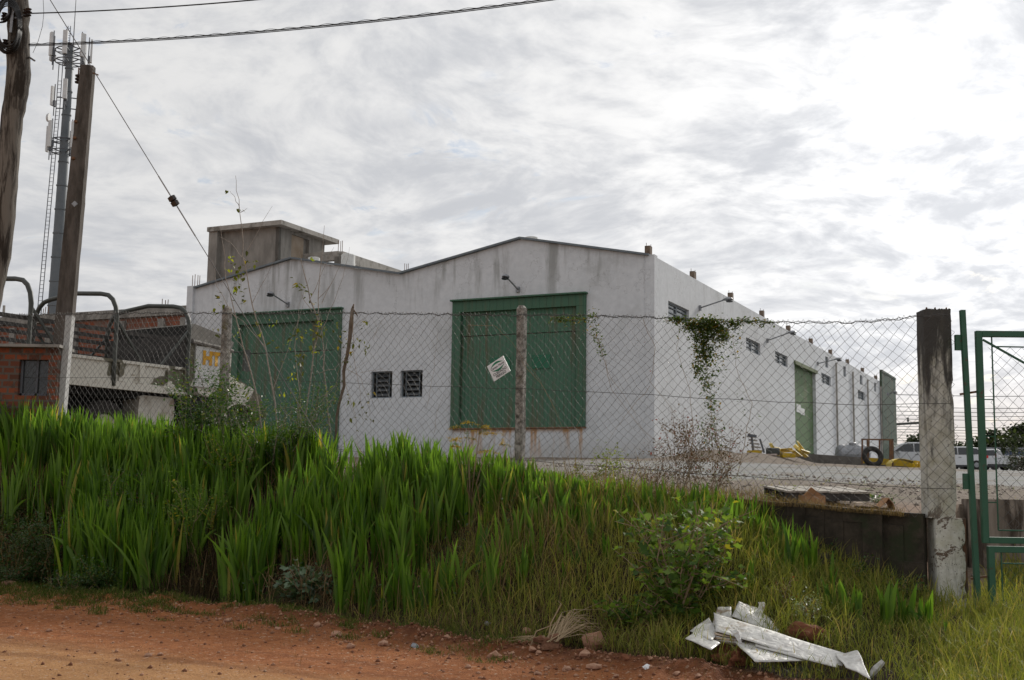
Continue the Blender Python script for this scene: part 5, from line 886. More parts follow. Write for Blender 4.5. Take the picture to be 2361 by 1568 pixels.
# the grass also runs on over the road edge at the lower right
a2 = U(-6.5, 1.2, 34000); t2 = U(-6.8, -.03, 34000); X2, Y2 = xy(a2, t2); wd_ = X2-2.95-.28*(Y2-9.)+.25*vnoise(X2, Y2, 1.4, 8); k = (wd_ > 0)&(Y2 > 7.6)&(t2 < edge_t(a2)+.1)&(gmask(a2*0, t2)); X2, Y2 = X2[k], Y2[k]
X, Y = np.r_[X, X2], np.r_[Y, Y2]; qa, qb = gp_near(1620, 1470), gp_near(1965, 1540); dq = np.array([qb.x-qa.x, qb.y-qa.y]); u_ = np.clip(((X-qa.x)*dq[0]+(Y-qa.y)*dq[1])/(dq@dq), 0, 1); dd_ = np.hypot(X-qa.x-u_*dq[0], Y-qa.y-.1-u_*dq[1]); dd_ = np.hypot(X-qa.x-u_*dq[0], (Y-qa.y+.25-u_*dq[1])*.62); k = (dd_ > .26)|(rng.random(len(X)) < .22); X, Y = X[k], Y[k]; hh = (.08+.20*(vnoise(X, Y, 1.1, 41)+.5)+.05*U(0, 1, len(X)))
blv = np.clip(.45+.5*vnoise(X, Y, .8, 44)+.35*U(-1, 1, len(X)), 0, 1)
tag(blades('short_grass', X, Y, hh*U(.4, 1.7, len(X)), U(.0035, .010, len(X)), L_grass, lean=.45, curl=.8, rows=4, fold=0, var=np.where(rng.random(len(X)) < .10, .97, blv*.85)), 'short yellow-green grass on the bank and lower right corner', kind='stuff')
X, Y = U(4.6, 9.5, 9000), U(12.0, 15.3, 9000); k = at_(X, Y)[0] < -.35; X, Y = X[k], Y[k]; tag(blades('ramp_grass', X, Y, U(.12, .42, len(X)), U(.004, .009, len(X)), L_grass, lean=.3, curl=.5, rows=4, fold=0), 'tall thin grass on the low ground behind the gate', kind='stuff')
a, t, X, Y = place(9000, 1.4, 6.6, -3.1, -1.2, lambda a, t: (t < edge_t(a)+.75) & (vnoise(a, t, 2.2, 51) > -.25)); tag(blades('dry_grass', X, Y, U(.08, .28, len(X)), U(.003, .006, len(X)), L_dryg, lean=.7, curl=.9, rows=4, fold=0), 'matted brown dry grass along the foot of the bank', kind='stuff')
a, t, X, Y = place(2600, 7.3, 8.8, -2.3, -1.35); tag(blades('dead_reed_mat', X, Y, U(.25, .5, len(X)), U(.004, .008, len(X)), leafmat('dead_reed_shaded', (.035, .025, .016), (.07, .05, .03), None, .2, .9, .1), lean=.5, curl=1.5, rows=5, fold=0, leandir=U(-2.4, -1., len(X))), 'hanging mat of dead brown leaves in the hollow under the irises', kind='stuff')  # dead leaves in darkened browns, the shade of the hollow painted in
a, t, X, Y = place(9500, 9.4, 17, -2.5, -1.0); Pw = np.stack([X, Y, zg(X, Y)+U(.0, .3, len(X))*(.5+vnoise(X, Y, 1.5, 91)+.5)], 1); Pw = np.repeat(Pw, 3, 0)+_rng.normal(0, .03, (len(X)*3, 3)); tag(leaves('bank_weeds', Pw, .045, L_dark, None, .5, .5), 'dark tangled low weeds covering the left foot of the bank', kind='stuff')
a, t, X, Y = place(2400, 4, 16, -2.45, -.2); Pw = np.repeat(np.stack([X, Y, zg(X, Y)+U(.0, .35, len(X))], 1), 3, 0)+_rng.normal(0, .04, (len(X)*3, 3)); tag(leaves('bank_undergrowth', Pw, .04, L_dark, None, .5, .5), 'dark small-leaved undergrowth between the sword leaves', kind='stuff')
a, t, X, Y = place(4600, 3.0, 16, -2.4, -.1); tag(blades('dead_stalks', X, Y, U(.3, .75, len(X)), U(.003, .009, len(X)), L_dryg, lean=.45, curl=.5, rows=5, fold=0), 'dead brown stalks and bent leaves among the green sword leaves', kind='stuff')
a, t, X, Y = place(6500, .3, 12, -2.6, -.05, lambda a, t: (a < 4.6+.5*vnoise(a, t, 1., 95))); tag(blades('long_grass', X, Y, U(.25, .6, len(X))*np.interp(a, [0, 4, 12], [.6, .9, 1.]), U(.004, .010, len(X)), L_grass, lean=.4, curl=.8, rows=6, fold=0), 'long thin arching grass mixed into the bank', kind='stuff')
# verge tufts
ac = np.r_[U(7.4, 14, 480), U(2.4, 7.4, 60)]; tcn = edge_t(ac)-np.abs(_rng.normal(0, .5, len(ac)))+.05; nb = rng.integers(25, 110, len(ac)); i = np.repeat(np.arange(len(ac)), nb); a = ac[i]+_rng.normal(0, .07, len(i)); t = tcn[i]+_rng.normal(0, .05, len(i)); X, Y = xy(a, t)
tag(blades('verge_grass', X, Y, U(.03, .10, len(X))*U(.6, 1.4, len(ac))[i], U(.004, .008, len(X)), leafmat('verge_blade', (.045, .075, .014), (.11, .14, .03), (.3, .2, .1), .3, .7, .1), lean=.7, curl=.7, rows=3, fold=0, Zb=zg(X, Y)+.003), 'thin low grass tufts creeping over the red verge', kind='stuff')
a2 = U(-5.5, 1.6, 9000); t2 = U(-6.3, -1.6, 9000); X2, Y2 = xy(a2, t2); k = (X2-3.15-.28*(Y2-9.) > 0)&(Y2 > 7.8)&(vnoise(X2, Y2, 1.2, 33) > -.2); X2, Y2 = X2[k], Y2[k]; tag(blades('arching_grass', X2, Y2, U(.22, .5, len(X2)), U(.003, .007, len(X2)), leafmat('arching_blade', (.13, .15, .03), (.28, .27, .07), (.36, .28, .11), .45, .6, .2), lean=.45, curl=1.1, rows=6, fold=0), 'long arching yellow-green grass in the lower right corner', kind='stuff')
# litter of twigs and crumbs on the verge
a = U(-1, 14, 2600); t = edge_t(a)-np.abs(_rng.normal(0, .8, 2600)); X, Y = xy(a, t); X3, Y3 = U(-7, 3, 900), U(8.4, 12, 900); X, Y = np.r_[X, X3], np.r_[Y, Y3]; tag(blades('verge_litter', X, Y, U(.02, .10, len(X)), U(.0015, .004, len(X)), L_dryg, lean=1.45, curl=.15, rows=3, fold=0, Zb=zg(X, Y)+.012), 'scattered dry straws and twigs on the red dirt', kind='stuff')
# pebbles
V, F = [], []; base = np.array([(1, 0, 0), (-1, 0, 0), (0, 1, 0), (0, -1, 0), (0, 0, 1), (0, 0, -.4), (.6, .6, .5), (-.6, .5, .6)]); fc = np.array([(6, 4, 0), (6, 2, 4), (6, 0, 2), (7, 4, 2), (7, 1, 4), (7, 2, 1), (3, 0, 4), (3, 4, 1), (5, 0, 3), (5, 3, 1), (5, 2, 0), (5, 1, 2)])
a = U(-.5, 14, 9000); t = edge_t(a)-np.abs(_rng.normal(0, .6, 9000))-.02; X, Y = xy(a, t); X3, Y3 = U(-8, 4, 2500), U(8.3, 14, 2500); X, Y = np.r_[X, X3], np.r_[Y, Y3]; k = (at_(X, Y)[1] < edge_t(at_(X, Y)[0])); X, Y = X[k], Y[k]; r_ = .004+.020*U(0, 1, len(X))**5
V = base[None]*r_[:, None, None]*U(.6, 1.3, (len(X), 8, 3))+np.stack([X, Y, zg(X, Y)+.002], 1)[:, None]; F = (fc[None]+np.arange(len(X))[:, None, None]*8).reshape(-1, 3)
m_peb, T = newmat('pebble'); v = T.add('Attribute', attribute_name='var').outputs['Fac']; finish(m_peb, T, T.mix(T.ss(v, .2, 1.), (.16, .065, .034), (.38, .21, .13)), .9)
tag(npmesh('pebbles', V.reshape(-1, 3), F, m_peb, None, np.repeat(U(0, 1, len(X)), 8)), 'small reddish crumbs and pebbles scattered over the dirt verge', kind='stuff')
# stones
m_st = M('reddish_stone', (.34, .185, .115), (.46, .29, .20), 7, .9, .5, c3=(.22, .10, .06), s3=3); m_st2 = M('grey_stone', (.22, .23, .25), (.30, .31, .33), 7, .9, .4); m_clod = M('red_clod', (.125, .045, .022), (.20, .08, .04), 18, 1., .9)
for i, (x, y, r, lab, mt) in enumerate(((1369, 1492, 25, 'largest squarish orange stone beside the straw clump', m_st), (1671, 1530, 23, 'rounded red-brown stone in front of the soil clods', m_clod), (1370, 1544, 15, 'pointed orange stone just below the largest squarish stone', m_st), (1349, 1515, 14, 'reddish stone between the largest squarish stone and the bottom edge', m_st), (1258, 1496, 11, 'pale orange stone just left of the straw root ball', m_st), (1139, 1516, 13, 'flat pale stone on the verge left of the straw clump', m_st), (1124, 1441, 8, 'blue-grey stone at the foot of the dry grass', m_st2), (1216, 1459, 11, 'flat pinkish stone under the dry grass bank', m_st), (1443, 1521, 11, 'brown stone right of the straw clump in the shade', m_clod), (20, 1352, 14, 'orange stone at the left edge where road meets bank', m_st), (1492, 1541, 9, 'whitish stone near the bottom edge left of the soil clods', m_sign), (884, 1489, 11, 'pale flat stone on the dirt below the sword leaves', m_st),
    (775, 1468, 11, None, m_st), (809, 1494, 9, None, m_st), (1308, 1546, 11, None, m_st), (1228, 1500, 9, None, m_st), (1241, 1507, 7, None, m_st), (1179, 1510, 7, None, m_st), (956, 1493, 9, None, m_st2), (525, 1434, 8, None, m_st), (735, 1445, 9, None, m_st), (342, 1513, 7, None, m_st), (369, 1511, 6, None, m_st), (25, 1472, 6, None, m_st), (113, 1456, 6, None, m_st), (1560, 1556, 8, None, m_st), (1610, 1560, 7, None, m_st), (1030, 1470, 6, None, m_st), (640, 1452, 6, None, m_st), (455, 1430, 5, None, m_st), (1500, 1520, 6, None, m_st), (1080, 1540, 7, None, m_st), (1240, 1556, 8, None, m_st), (1420, 1560, 6, None, m_st), (230, 1440, 5, None, m_st))):
    q = gp_near(x, y); R_ = r*1.2/2825*q.y; o = rock(q+ZUP*R_*.25, R_*.9, i*1.37+.5, (1.1, .9, .72 if i else 1.05), mt, 'stone', 2)
    tag(o, lab or 'small reddish stone lying loose on the dirt verge', 'stone', None if lab else 'small stones on the dirt verge')
for i, (x, y, r) in enumerate(((1668, 1512, 34), (1724, 1522, 28), (1698, 1530, 20))):
    q = gp_near(x, y); R_ = r/2825*q.y; o = rock(q+ZUP*R_*.3, R_, 40+i*2.1, (1., .9, .95), m_clod, 'soil_clod', 4, amp=.5); tag(o, ('dark red soil clod on the left in front of the white sheets', 'dark red soil clod on the right in front of the white sheets', 'low dark red soil clod between the two bigger clods')[i], 'soil clod')
q = gp_near(1850, 1478); tag(rock(q+ZUP*.06, .13, 51.3, (1.3, .9, .8), m_clod, 'soil_clod', 3), 'brown soil clod in the grass behind the white sheets', 'soil clod')
# straw clump
q = gp_near(1262, 1490); sc1 = thing('straw_clump', 'uprooted clump of pale dry stalks with a brown root ball on the verge', 'straw clump', tuple(q)); rock(q+ZUP*.03-sc1.location, .085, 61.2, (1.2, 1, .8), M('root_ball', (.12, .055, .03), (.2, .1, .06), 40, 1., 1.), 'root_ball', 4, sc1, .6)
m_str = M('straw', (.42, .32, .20), (.30, .22, .13), 15, .8); b = MB()
for i in range(70):
    s = q+Vector((random.uniform(-.02, .1), random.gauss(0, .05), .05)); e = gp_near(random.uniform(1300, 1410), random.uniform(1425, 1480)); e.z += abs(random.gauss(.02, .07)); m_ = s.lerp(e, .5)+Vector((random.gauss(0, .03), 0, .05+abs(random.gauss(0, .05)))); b.tube([s, m_, s.lerp(e, random.uniform(.6, 1.1))], [.0035, .003, .0015], 4)
for i in range(14): s = q+Vector((0, 0, .02)); e = s+Vector((random.uniform(-.35, -.05), random.gauss(0, .1), random.uniform(0, .06))); b.tube([s, s.lerp(e, .5)+ZUP*.04, e], [.003, .0025, .0012], 4)
b.tube([q+ZUP*.02, q+Vector((.03, 0, .2)), q+Vector((.12, .0, .37)), q+Vector((.09, 0, .40))], [.007, .006, .005, .002], 5); b.tube([q+Vector((-.15, 0, .0)), q+Vector((-.1, 0, .13)), q+Vector((.08, 0, .2))], [.006, .005, .003], 5); b.build('stalks', m_str, sc1)
# white sheets
m_ws2, T = newmat('dirty_white_sheet'); P = T.add('NewGeometry').outputs['Position']; n = T.noise(P, 9., 7., .7, .6); col = T.mix(T.ss(n, .42, .6), (.60, .59, .56), (.46, .45, .43)); col = T.mix(T.ss(T.noise(P, 5., 6., .7, .5), .54, .66), col, (.26, .19, .13)); finish(m_ws2, T, col, .45, T.add('TexVoronoi', {'Vector': P, 'Scale': 14.}, feature='DISTANCE_TO_EDGE').outputs[0], .5, .02, spec=.4)
sheets = thing('white_sheet_pile', 'heap of crumpled dirty white sheets dumped on the grass at the verge', 'rubbish heap', tuple(gp_near(1780, 1500)))
def patch(name, cs, mat, crumple=.012, nu=22, nv=8, seed=0, th=.006, ridge=0., parent=None):
    """four corners (px, py, depth)"""
    c = [pt(q[0], q[1], q[2]-.3) for q in cs]; V = []; 
    for i in range(nu+1):
        for j in range(nv+1):
            u, v = i/nu, j/nv; p = c[0].lerp(c[1], u).lerp(c[3].lerp(c[2], u), v)
            h = 1.6*mnoise.noise(Vector((u*2.2+seed, v*1.6, seed*2.3)))+.7*abs(mnoise.noise(Vector((u*4.5, v*4+seed, 1.7))))
            h *= .5; V.append(p+Vector((h*crumple*.5, -h*crumple, h*crumple+.5*ridge*math.sin(v*math.pi))))
    F = [(i*(nv+1)+j, (i+1)*(nv+1)+j, (i+1)*(nv+1)+j+1, i*(nv+1)+j+1) for i in range(nu) for j in range(nv)]
    o = MB().add(V, F).build(name, mat, parent or sheets, smooth=True); s = o.modifiers.new('solid', 'SOLIDIFY'); s.thickness = th; return o
patch('back_sheet', ((1687, 1422, 11.5), (1701, 1390, 11.75), (1748, 1402, 11.8), (1806, 1468, 11.4)), m_ws2, .02, 12, 12, 1.1)
patch('back_sheet', ((1640, 1450, 11.4), (1652, 1404, 11.7), (1684, 1402, 11.7), (1692, 1440, 11.4)), m_ws2, .02, 10, 10, 8.1)
patch('folded_sheet', ((1646, 1413, 11.45), (1955, 1512, 10.5), (1940, 1538, 10.3), (1649, 1457, 11.0)), m_ws2, .016, 40, 10, 2.2, ridge=.008)
for k in range(4): patch('layered_sheet', ((1647, 1459+k*5, 11.0-.02*k), (1735+k*3, 1473+k*5, 10.95-.03*k), (1733, 1478+k*5, 10.9), (1649, 1464+k*5, 10.95)), m_ws2 if k % 2 else m_card2, .008, 14, 3, 3.+k)
patch('left_sheet', ((1592, 1455, 11.2), (1636, 1424, 11.4), (1654, 1462, 11.0), (1640, 1480, 10.85)), m_ws2, .014, 12, 10, 5.4)
patch('left_sheet', ((1580, 1474, 11.0), (1600, 1460, 11.1), (1660, 1484, 10.8), (1640, 1500, 10.6)), m_ws2, .014, 12, 8, 6.1)
patch('lower_sheet', ((1690, 1476, 10.95), (1800, 1490, 10.8), (1870, 1524, 10.5), (1740, 1528, 10.35)), m_ws2, .014, 16, 8, 7.7)
patch('rolled_edge', ((1736, 1476, 10.9), (1936, 1530, 10.4), (1930, 1540, 10.25), (1742, 1492, 10.75)), m_ws2, .01, 26, 6, 9.2, ridge=.015)
patch('tail_sheet', ((1925, 1508, 10.5), (1975, 1503, 10.5), (2010, 1566, 9.7), (1950, 1540, 10.1)), m_ws2, .018, 16, 12, 10.4)
patch('torn_tape', ((1745, 1412, 11.7), (1750, 1386, 11.75), (1764, 1394, 11.75), (1757, 1420, 11.65)), m_ws2, .03, 8, 5, 12.3, th=.003)
patch('plastic_strip', ((1680, 1452, 10.9), (1700, 1450, 10.8), (1711, 1484, 10.6), (1702, 1484, 10.6)), m_ws2, .01, 8, 4, 13.3, th=.003, ridge=.02)
q = gp_near(2020, 1560); tag(MB().tube([q+Vector((-.05, 0, .0)), q+Vector((0, 0, .06)), q+Vector((.06, 0, .12))], [.02, .03, .02], 6).build('white_scrap', m_ws2), 'small piece of white scrap in the grass at the bottom edge', 'scrap')
# leafy shrubs
def stems_leaves(th, polys, r0, nleaf, size, mat, bark=None, per=None, off=.03, n=5, flat=.5, asp=.5, name='foliage', pts_extra=None, droop=0., rt=.35):
    b = MB(); P = []
    tot = sum(max(1e-6, (p[-1]-p[0]).length) for p in polys)
    for p in polys:
        b.tube(p, [r0*(1-(1-rt)*i/(len(p)-1)) for i in range(len(p))], n); k = int(nleaf*(p[-1]-p[0]).length/tot); P += along(p[len(p)//3:] if len(p) > 4 else p, k, off)
    b.build('stems', bark or m_bark, th); P += pts_extra or []
    if P: leaves(name, P, size, mat, th, flat, asp, droop=droop)
def shrub(name, lab, cat, base, H, Rr, ns, nleaf, size, mat, off=.05, bark=None, asp=.5, up=.12, jit=.22, r0=.006, grp=None):
    base = Vector(base); th = thing(name, lab, cat, tuple(base), grp); polys = []
    for i in range(ns):
        az = random.uniform(0, 2*math.pi); d = Vector((math.cos(az)*Rr/H, math.sin(az)*Rr/H, 1)); st_1 = base+Vector((random.gauss(0, Rr*.18), random.gauss(0, Rr*.18), -.03)); p = walk(st_1, d, math.hypot(H, Rr*.7)*random.uniform(.6, 1.05), 7, jit*.4, up*.3); polys.append(p)
        for _ in range(2): k = random.randrange(2, 6); polys.append(walk(p[k], (p[k+1]-p[k]).normalized()+Vector((random.gauss(0, .6), random.gauss(0, .6), .1)), H*random.uniform(.25, .45), 5, jit))
    stems_leaves(th, polys, r0, nleaf, size, mat, bark, off=off, asp=asp); return th
def at_px(x, y, Yv): p = pt(x, y, Yv); return Vector((p.x, Yv, Z(p.x, Yv)))
shrub('leafy_shrub', 'bushy shrub with small glossy leaves growing over the truck, left of the thin fence post', 'shrub', at_px(455, 960, 16.9), 1.5, .17, 11, 2600, .055, L_bush)
shrub('leafy_shrub', 'loose glossy shrub with arching shoots just right of the left fence post', 'shrub', at_px(540, 960, 16.6), 1.35, .30, 11, 2100, .052, L_bush)
shrub('leafy_shrub', 'low shrub with tiny glossy leaves under the bare sapling', 'shrub', at_px(640, 985, 16.2), 1.1, .5, 13, 3400, .036, L_bush); shrub('leafy_shrub', 'upright glossy shrub right of the bare sapling, before the farther green door', 'shrub', at_px(712, 985, 16.3), 1.35, .25, 9, 1900, .038, L_bush)
for x, y, Y_, h, r, nl, s, mt, lab in ((95, 1215, 16.3, .6, .85, 5200, .035, L_dark, 'dark tangle of small-leaved weeds at the left edge of the bank'), (30, 1290, 15.9, .5, .7, 3800, .035, L_dark, 'low dark weed clump at the far left foot of the bank'), (240, 1300, 15.2, .45, .45, 3200, .032, L_bush, 'feathery dark green weed at the foot of the bank on the left'), (165, 1345, 15.0, .26, .35, 900, .032, L_dark, 'small dark weed beside the road at the lower left'), (310, 1160, 16., .95, .4, 1300, .04, L_dark, 'dark weed with reddish seed stalks among the sword leaves at the left'),
    (455, 1150, 15.4, 1.05, .3, 1300, .046, L_cot, 'grey-green leafed weed standing among the sword leaves left of centre'), (540, 1090, 16.0, .95, .3, 1000, .044, L_cot, 'grey-green leafed weed below the sapling among the sword leaves')): shrub('weed', lab, 'weed', at_px(x, y, Y_), h, r, 12, nl, s, mt, off=.05, bark=m_dry, r0=.004)
# broad-leaved plants with lobed leaves
def lobed(name, lab, base, H, Rr, ns, nl, size, mat, grp=None):
    th = thing(name, lab, 'plant', tuple(base)); polys = []; b = MB(); P = []
    for i in range(ns):
        az = random.uniform(0, 2*math.pi); p = walk(base+Vector((random.gauss(0, .03), random.gauss(0, .03), -.03)), (math.cos(az)*Rr/H, math.sin(az)*Rr/H, 1), H*random.uniform(.65, 1.05), 7, .12, .02); polys.append(p)
        for _ in range(3): k = random.randrange(1, 6); polys.append(walk(p[k], Vector((random.gauss(0, .8), random.gauss(0, .8), .5)), H*random.uniform(.2, .45), 4, .2))
    for p in polys: b.tube(p, [.006*(1-.6*i/(len(p)-1)) for i in range(len(p))], 5); P += along(p, max(1, int(nl/len(polys))), .05)
    b.build('stems', m_dry, th)
    # each leaf: five lobes fanned from the stalk
    V, F, vv = [], [], []
    for c in P:
        c = Vector(c); az = random.uniform(0, 2*math.pi); el = random.gauss(-.15, .35); s = size*random.uniform(.5, 1.2); d = Vector((math.cos(az)*math.cos(el), math.sin(az)*math.cos(el), math.sin(el))); u = Vector((random.gauss(0, .4), random.gauss(0, .4), 1)); sd3 = d.cross(u).normalized(); nn = sd3.cross(d); b0 = len(V); V.append(c+d*s*.35-nn*s*.05); out = []
        for ang_, rr in ((-2.6, .35), (-1.9, .62), (-1.35, .52), (-.85, .86), (-.42, .6), (0, 1.05), (.42, .6), (.85, .86), (1.35, .52), (1.9, .62), (2.6, .35)): out.append(c+d*s*(.35+.62*rr*math.cos(ang_))+sd3*s*.62*rr*math.sin(ang_)+nn*s*.12*math.sin(ang_*2.+s*50))
        V += out; F += [(b0, b0+1+k, b0+2+k) for k in range(10)]; vv += [random.random()*.91]*12
    npmesh('foliage', np.array([tuple(v) for v in V]), np.array(F), mat, th, np.array(vv)); return th
lobed('broadleaf_plant', 'grey-green broad-leaved plant at the road edge, in front of the tall sword leaves', gp_near(705, 1395)+Vector((0, .1, 0)), .62, .36, 14, 260, .135, leafmat('greyish_leaf', (.055, .095, .05), (.10, .16, .08), None, .25, .35, .5))
lobed('broadleaf_plant', 'tall open plant with lobed green and yellow leaves, left of the white sheets', gp_near(1580, 1440)+Vector((0, .15, 0)), 1.28, .58, 26, 900, .115, L_cot); lobed('broadleaf_plant', 'low spreading dark lobed-leaf plant between the straw clump and the taller plant', gp_near(1470, 1450)+Vector((0, .1, 0)), .42, .5, 14, 420, .085, L_cot)
# saplings with few leaves
def px_poly(pl_, Yv, wob=.0): return [pt(x, y, Yv+wob*math.sin(i)) for i, (x, y) in enumerate(pl_)]
def dense(p, k=3): return [p[i].lerp(p[i+1], j/k)+Vector((random.gauss(0, .006), 0, random.gauss(0, .006))) for i in range(len(p)-1) for j in range(k)]+[p[-1]]
def sapling(name, lab, Yv, main, side, lf, yl, r0):
    b0 = pt(*main[0][0], Yv); th = thing(name, lab, 'sapling', (b0.x, Yv, Z(b0.x, Yv))); b = MB()
    for i, m_ in enumerate(main): p = dense(px_poly(m_, Yv, .06)); b.tube(p, [r0*(1-.8*k/(len(p)-1)) for k in range(len(p))], 6)
    for m_ in side: p = dense(px_poly(m_, Yv, .1)); b.tube(p, [r0*.42*(1-.7*k/(len(p)-1)) for k in range(len(p))], 5)
    b.build('stems', m_bark, th)
    for nm, L_, mt, s in (('foliage', lf, L_sap, .075), ('young_foliage', yl, L_sapy, .055)):
        P = [tuple(pt(x+random.gauss(0, sp2), y+random.gauss(0, sp2*1.2), Yv+random.gauss(0, .08))) for x, y, n_, sp2 in L_ for _ in range(n_)]
        if P: leaves(nm, P, s, mt, th, .6, .55, droop=.5)
    return th
sapling('sapling', 'tall thin bare sapling with a few yellow-brown leaves rising above the roof line', 16.75,
    [[(642, 1000), (630, 900), (612, 800), (580, 700), (562, 590), (555, 500), (546, 440), (543, 405)], [(605, 1000), (590, 900), (560, 800), (545, 735), (520, 640), (515, 570), (508, 520)]],
    [[(566, 585), (596, 530), (628, 475)], [(566, 600), (530, 560), (505, 545)], [(582, 700), (600, 660), (640, 590)], [(560, 800), (535, 770), (510, 755)], [(545, 735), (500, 660), (490, 600)], [(554, 480), (540, 455), (530, 440)], [(556, 490), (570, 480)], [(612, 800), (560, 740), (530, 720)], [(630, 900), (680, 760), (700, 700)]],
    [(565, 615, 9, 9), (575, 600, 6, 8), (545, 660, 7, 8), (560, 640, 6, 7), (530, 440, 3, 4), (548, 485, 4, 4), (560, 482, 1, 2), (548, 660, 5, 9), (520, 700, 5, 9), (508, 715, 4, 7), (590, 745, 5, 8), (508, 690, 4, 6), (500, 760, 3, 6), (570, 690, 4, 8), (545, 610, 5, 7)],
    [(528, 590, 6, 4), (532, 612, 5, 5), (542, 668, 4, 4), (548, 770, 5, 5), (630, 745, 6, 6), (600, 770, 4, 4)], .012)
sapling('sapling', 'second bare sapling with pale forked twigs, before the farther green door', 16.6,
    [[(700, 1010), (710, 920), (725, 800), (735, 740), (735, 660), (742, 580), (748, 520)], [(735, 745), (715, 690), (700, 620), (690, 580)], [(760, 1000), (748, 850), (742, 760), (738, 720)]],
    [[(735, 860), (770, 850), (800, 825), (822, 800)], [(728, 920), (760, 905), (785, 870)], [(715, 985), (740, 975), (765, 950)], [(736, 780), (760, 720), (790, 640), (806, 570)], [(742, 700), (770, 640), (795, 590)], [(735, 690), (760, 660), (772, 640)], [(716, 690), (745, 620), (770, 570)], [(700, 1000), (670, 960), (640, 930)], [(738, 830), (752, 800), (756, 780)], [(690, 900), (680, 800), (690, 700), (715, 640)], [(720, 720), (700, 690), (690, 650)], [(700, 980), (760, 900), (850, 830)]],
    [(686, 655, 6, 6), (705, 672, 7, 8), (716, 690, 5, 6), (735, 745, 6, 10), (690, 770, 8, 12), (665, 780, 6, 9), (722, 770, 6, 9), (700, 800, 5, 12), (676, 830, 4, 8), (760, 745, 4, 8), (640, 800, 4, 8), (780, 760, 4, 9), (690, 840, 7, 10), (740, 770, 3, 6), (720, 850, 4, 10), (660, 850, 4, 10)],
    [(718, 590, 6, 4), (690, 778, 7, 6), (736, 742, 6, 6), (662, 790, 4, 5), (672, 865, 6, 5), (650, 900, 4, 5), (760, 900, 3, 5), (730, 800, 5, 6), (708, 760, 4, 6)], .012)
b_, q = fence_at(820, 900, -.06); cv = thing('climbing_vine', 'thin drooping vine with a few dark leaves hanging on the broken stem', 'vine', tuple(q)); polys = []
for pl_ in (((812, 730), (816, 820), (830, 900), (838, 980)), ((800, 850), (830, 870), (850, 920), (856, 1000)), ((812, 760), (835, 735), (850, 725)), ((795, 880), (820, 960), (826, 1010)), ((808, 800), (780, 860), (768, 950))): polys.append(dense([fence_at(x, y, -.06)[1] for x, y in pl_]))
ex_ = [tuple(fence_at(x+random.gauss(0, 7), y+random.gauss(0, 9), -.08)[1]) for x, y, n_ in ((838, 790, 10), (808, 800, 7), (790, 790, 6), (840, 740, 5), (800, 840, 5), (805, 925, 5), (845, 920, 5), (850, 965, 5), (828, 960, 5)) for _ in range(n_)]; stems_leaves(cv, polys, .003, 8, .07, L_sap, m_dry, pts_extra=ex_, n=4, droop=.5)
def fence_vine(lab, blobs, lines, nl, size, mat, off=-.03, r0=.0035):
    q = fence_at(blobs[0][0] if blobs else lines[0][0][0], 1000)[1]; th = thing('climbing_vine', lab, 'vine', (q.x, q.y, Z(q.x, q.y))); polys = [dense([fence_at(x, y, off+.02*math.sin(x))[1] for x, y in l], 4) for l in lines]; tot = sum(n_ for *_, n_ in blobs) or 1
    ex_ = [tuple(fence_at(x+random.gauss(0, sx_), y+random.gauss(0, sy_), off+random.gauss(0, .035))[1]) for x, y, sx_, sy_, n_ in blobs for _ in range(n_)]; stems_leaves(th, polys, r0, nl, size, mat, m_dry, pts_extra=ex_, n=4, off=.02); return th
fence_vine('dense dark green vine draped over the fence top in front of the side wall', [(1600, 752, 14, 8, 520), (1640, 750, 16, 9, 800), (1660, 775, 10, 10, 330), (1620, 780, 14, 14, 600), (1625, 815, 13, 14, 420), (1560, 738, 12, 4, 170), (1690, 748, 10, 6, 170), (1720, 740, 16, 4, 110), (1760, 745, 14, 4, 70), (1610, 850, 9, 12, 190), (1630, 880, 9, 14, 150), (1650, 850, 14, 12, 70), (1640, 930, 8, 20, 130), (1625, 1010, 9, 22, 60), (1655, 1000, 8, 26, 50), (1660, 820, 12, 12, 50), (1700, 780, 10, 10, 24), (1690, 810, 10, 12, 20), (1640, 980, 8, 16, 24), (1720, 930, 14, 14, 10), (1740, 960, 8, 12, 8)],
    [((1640, 1150), (1655, 1040), (1640, 960), (1635, 880), (1620, 800), (1625, 750)), ((1530, 738), (1580, 745), (1640, 748), (1700, 745), (1780, 745)), ((1700, 1100), (1720, 1000), (1735, 930), (1700, 860), (1690, 780), (1660, 760)), ((1580, 1130), (1600, 1000), (1590, 900), (1560, 800), (1570, 745))], 30, .040, L_vine)
fence_vine('short yellowish vine hanging from the fence top at the right of the nearer green door', [(1300, 738, 14, 5, 110), (1330, 736, 14, 5, 110), (1365, 730, 7, 9, 70), (1372, 765, 5, 14, 90), (1384, 800, 5, 10, 50), (1392, 818, 4, 5, 16), (1285, 735, 8, 5, 30)], [((1270, 730), (1330, 738), (1365, 735), (1375, 780), (1390, 825)), ((1375, 780), (1340, 760))], 8, .036, L_vine)
fence_vine('long bare runners of a dead vine tangled in the mesh right of the centre post', [(1480, 780, 40, 40, 6)], [((1200, 830), (1260, 900), (1300, 1000), (1340, 1080)), ((1080, 750), (1140, 750), (1180, 790), (1240, 870), (1290, 960)), ((1395, 830), (1410, 900), (1480, 990), (1560, 1060)), ((1480, 735), (1510, 800), (1500, 880), (1560, 960), (1610, 1040)), ((1380, 780), (1400, 860), (1450, 930), (1500, 1020)), ((1500, 890), (1440, 960), (1400, 1020)), ((1340, 1060), (1330, 980), (1370, 900))], 6, .03, L_red, r0=.003)
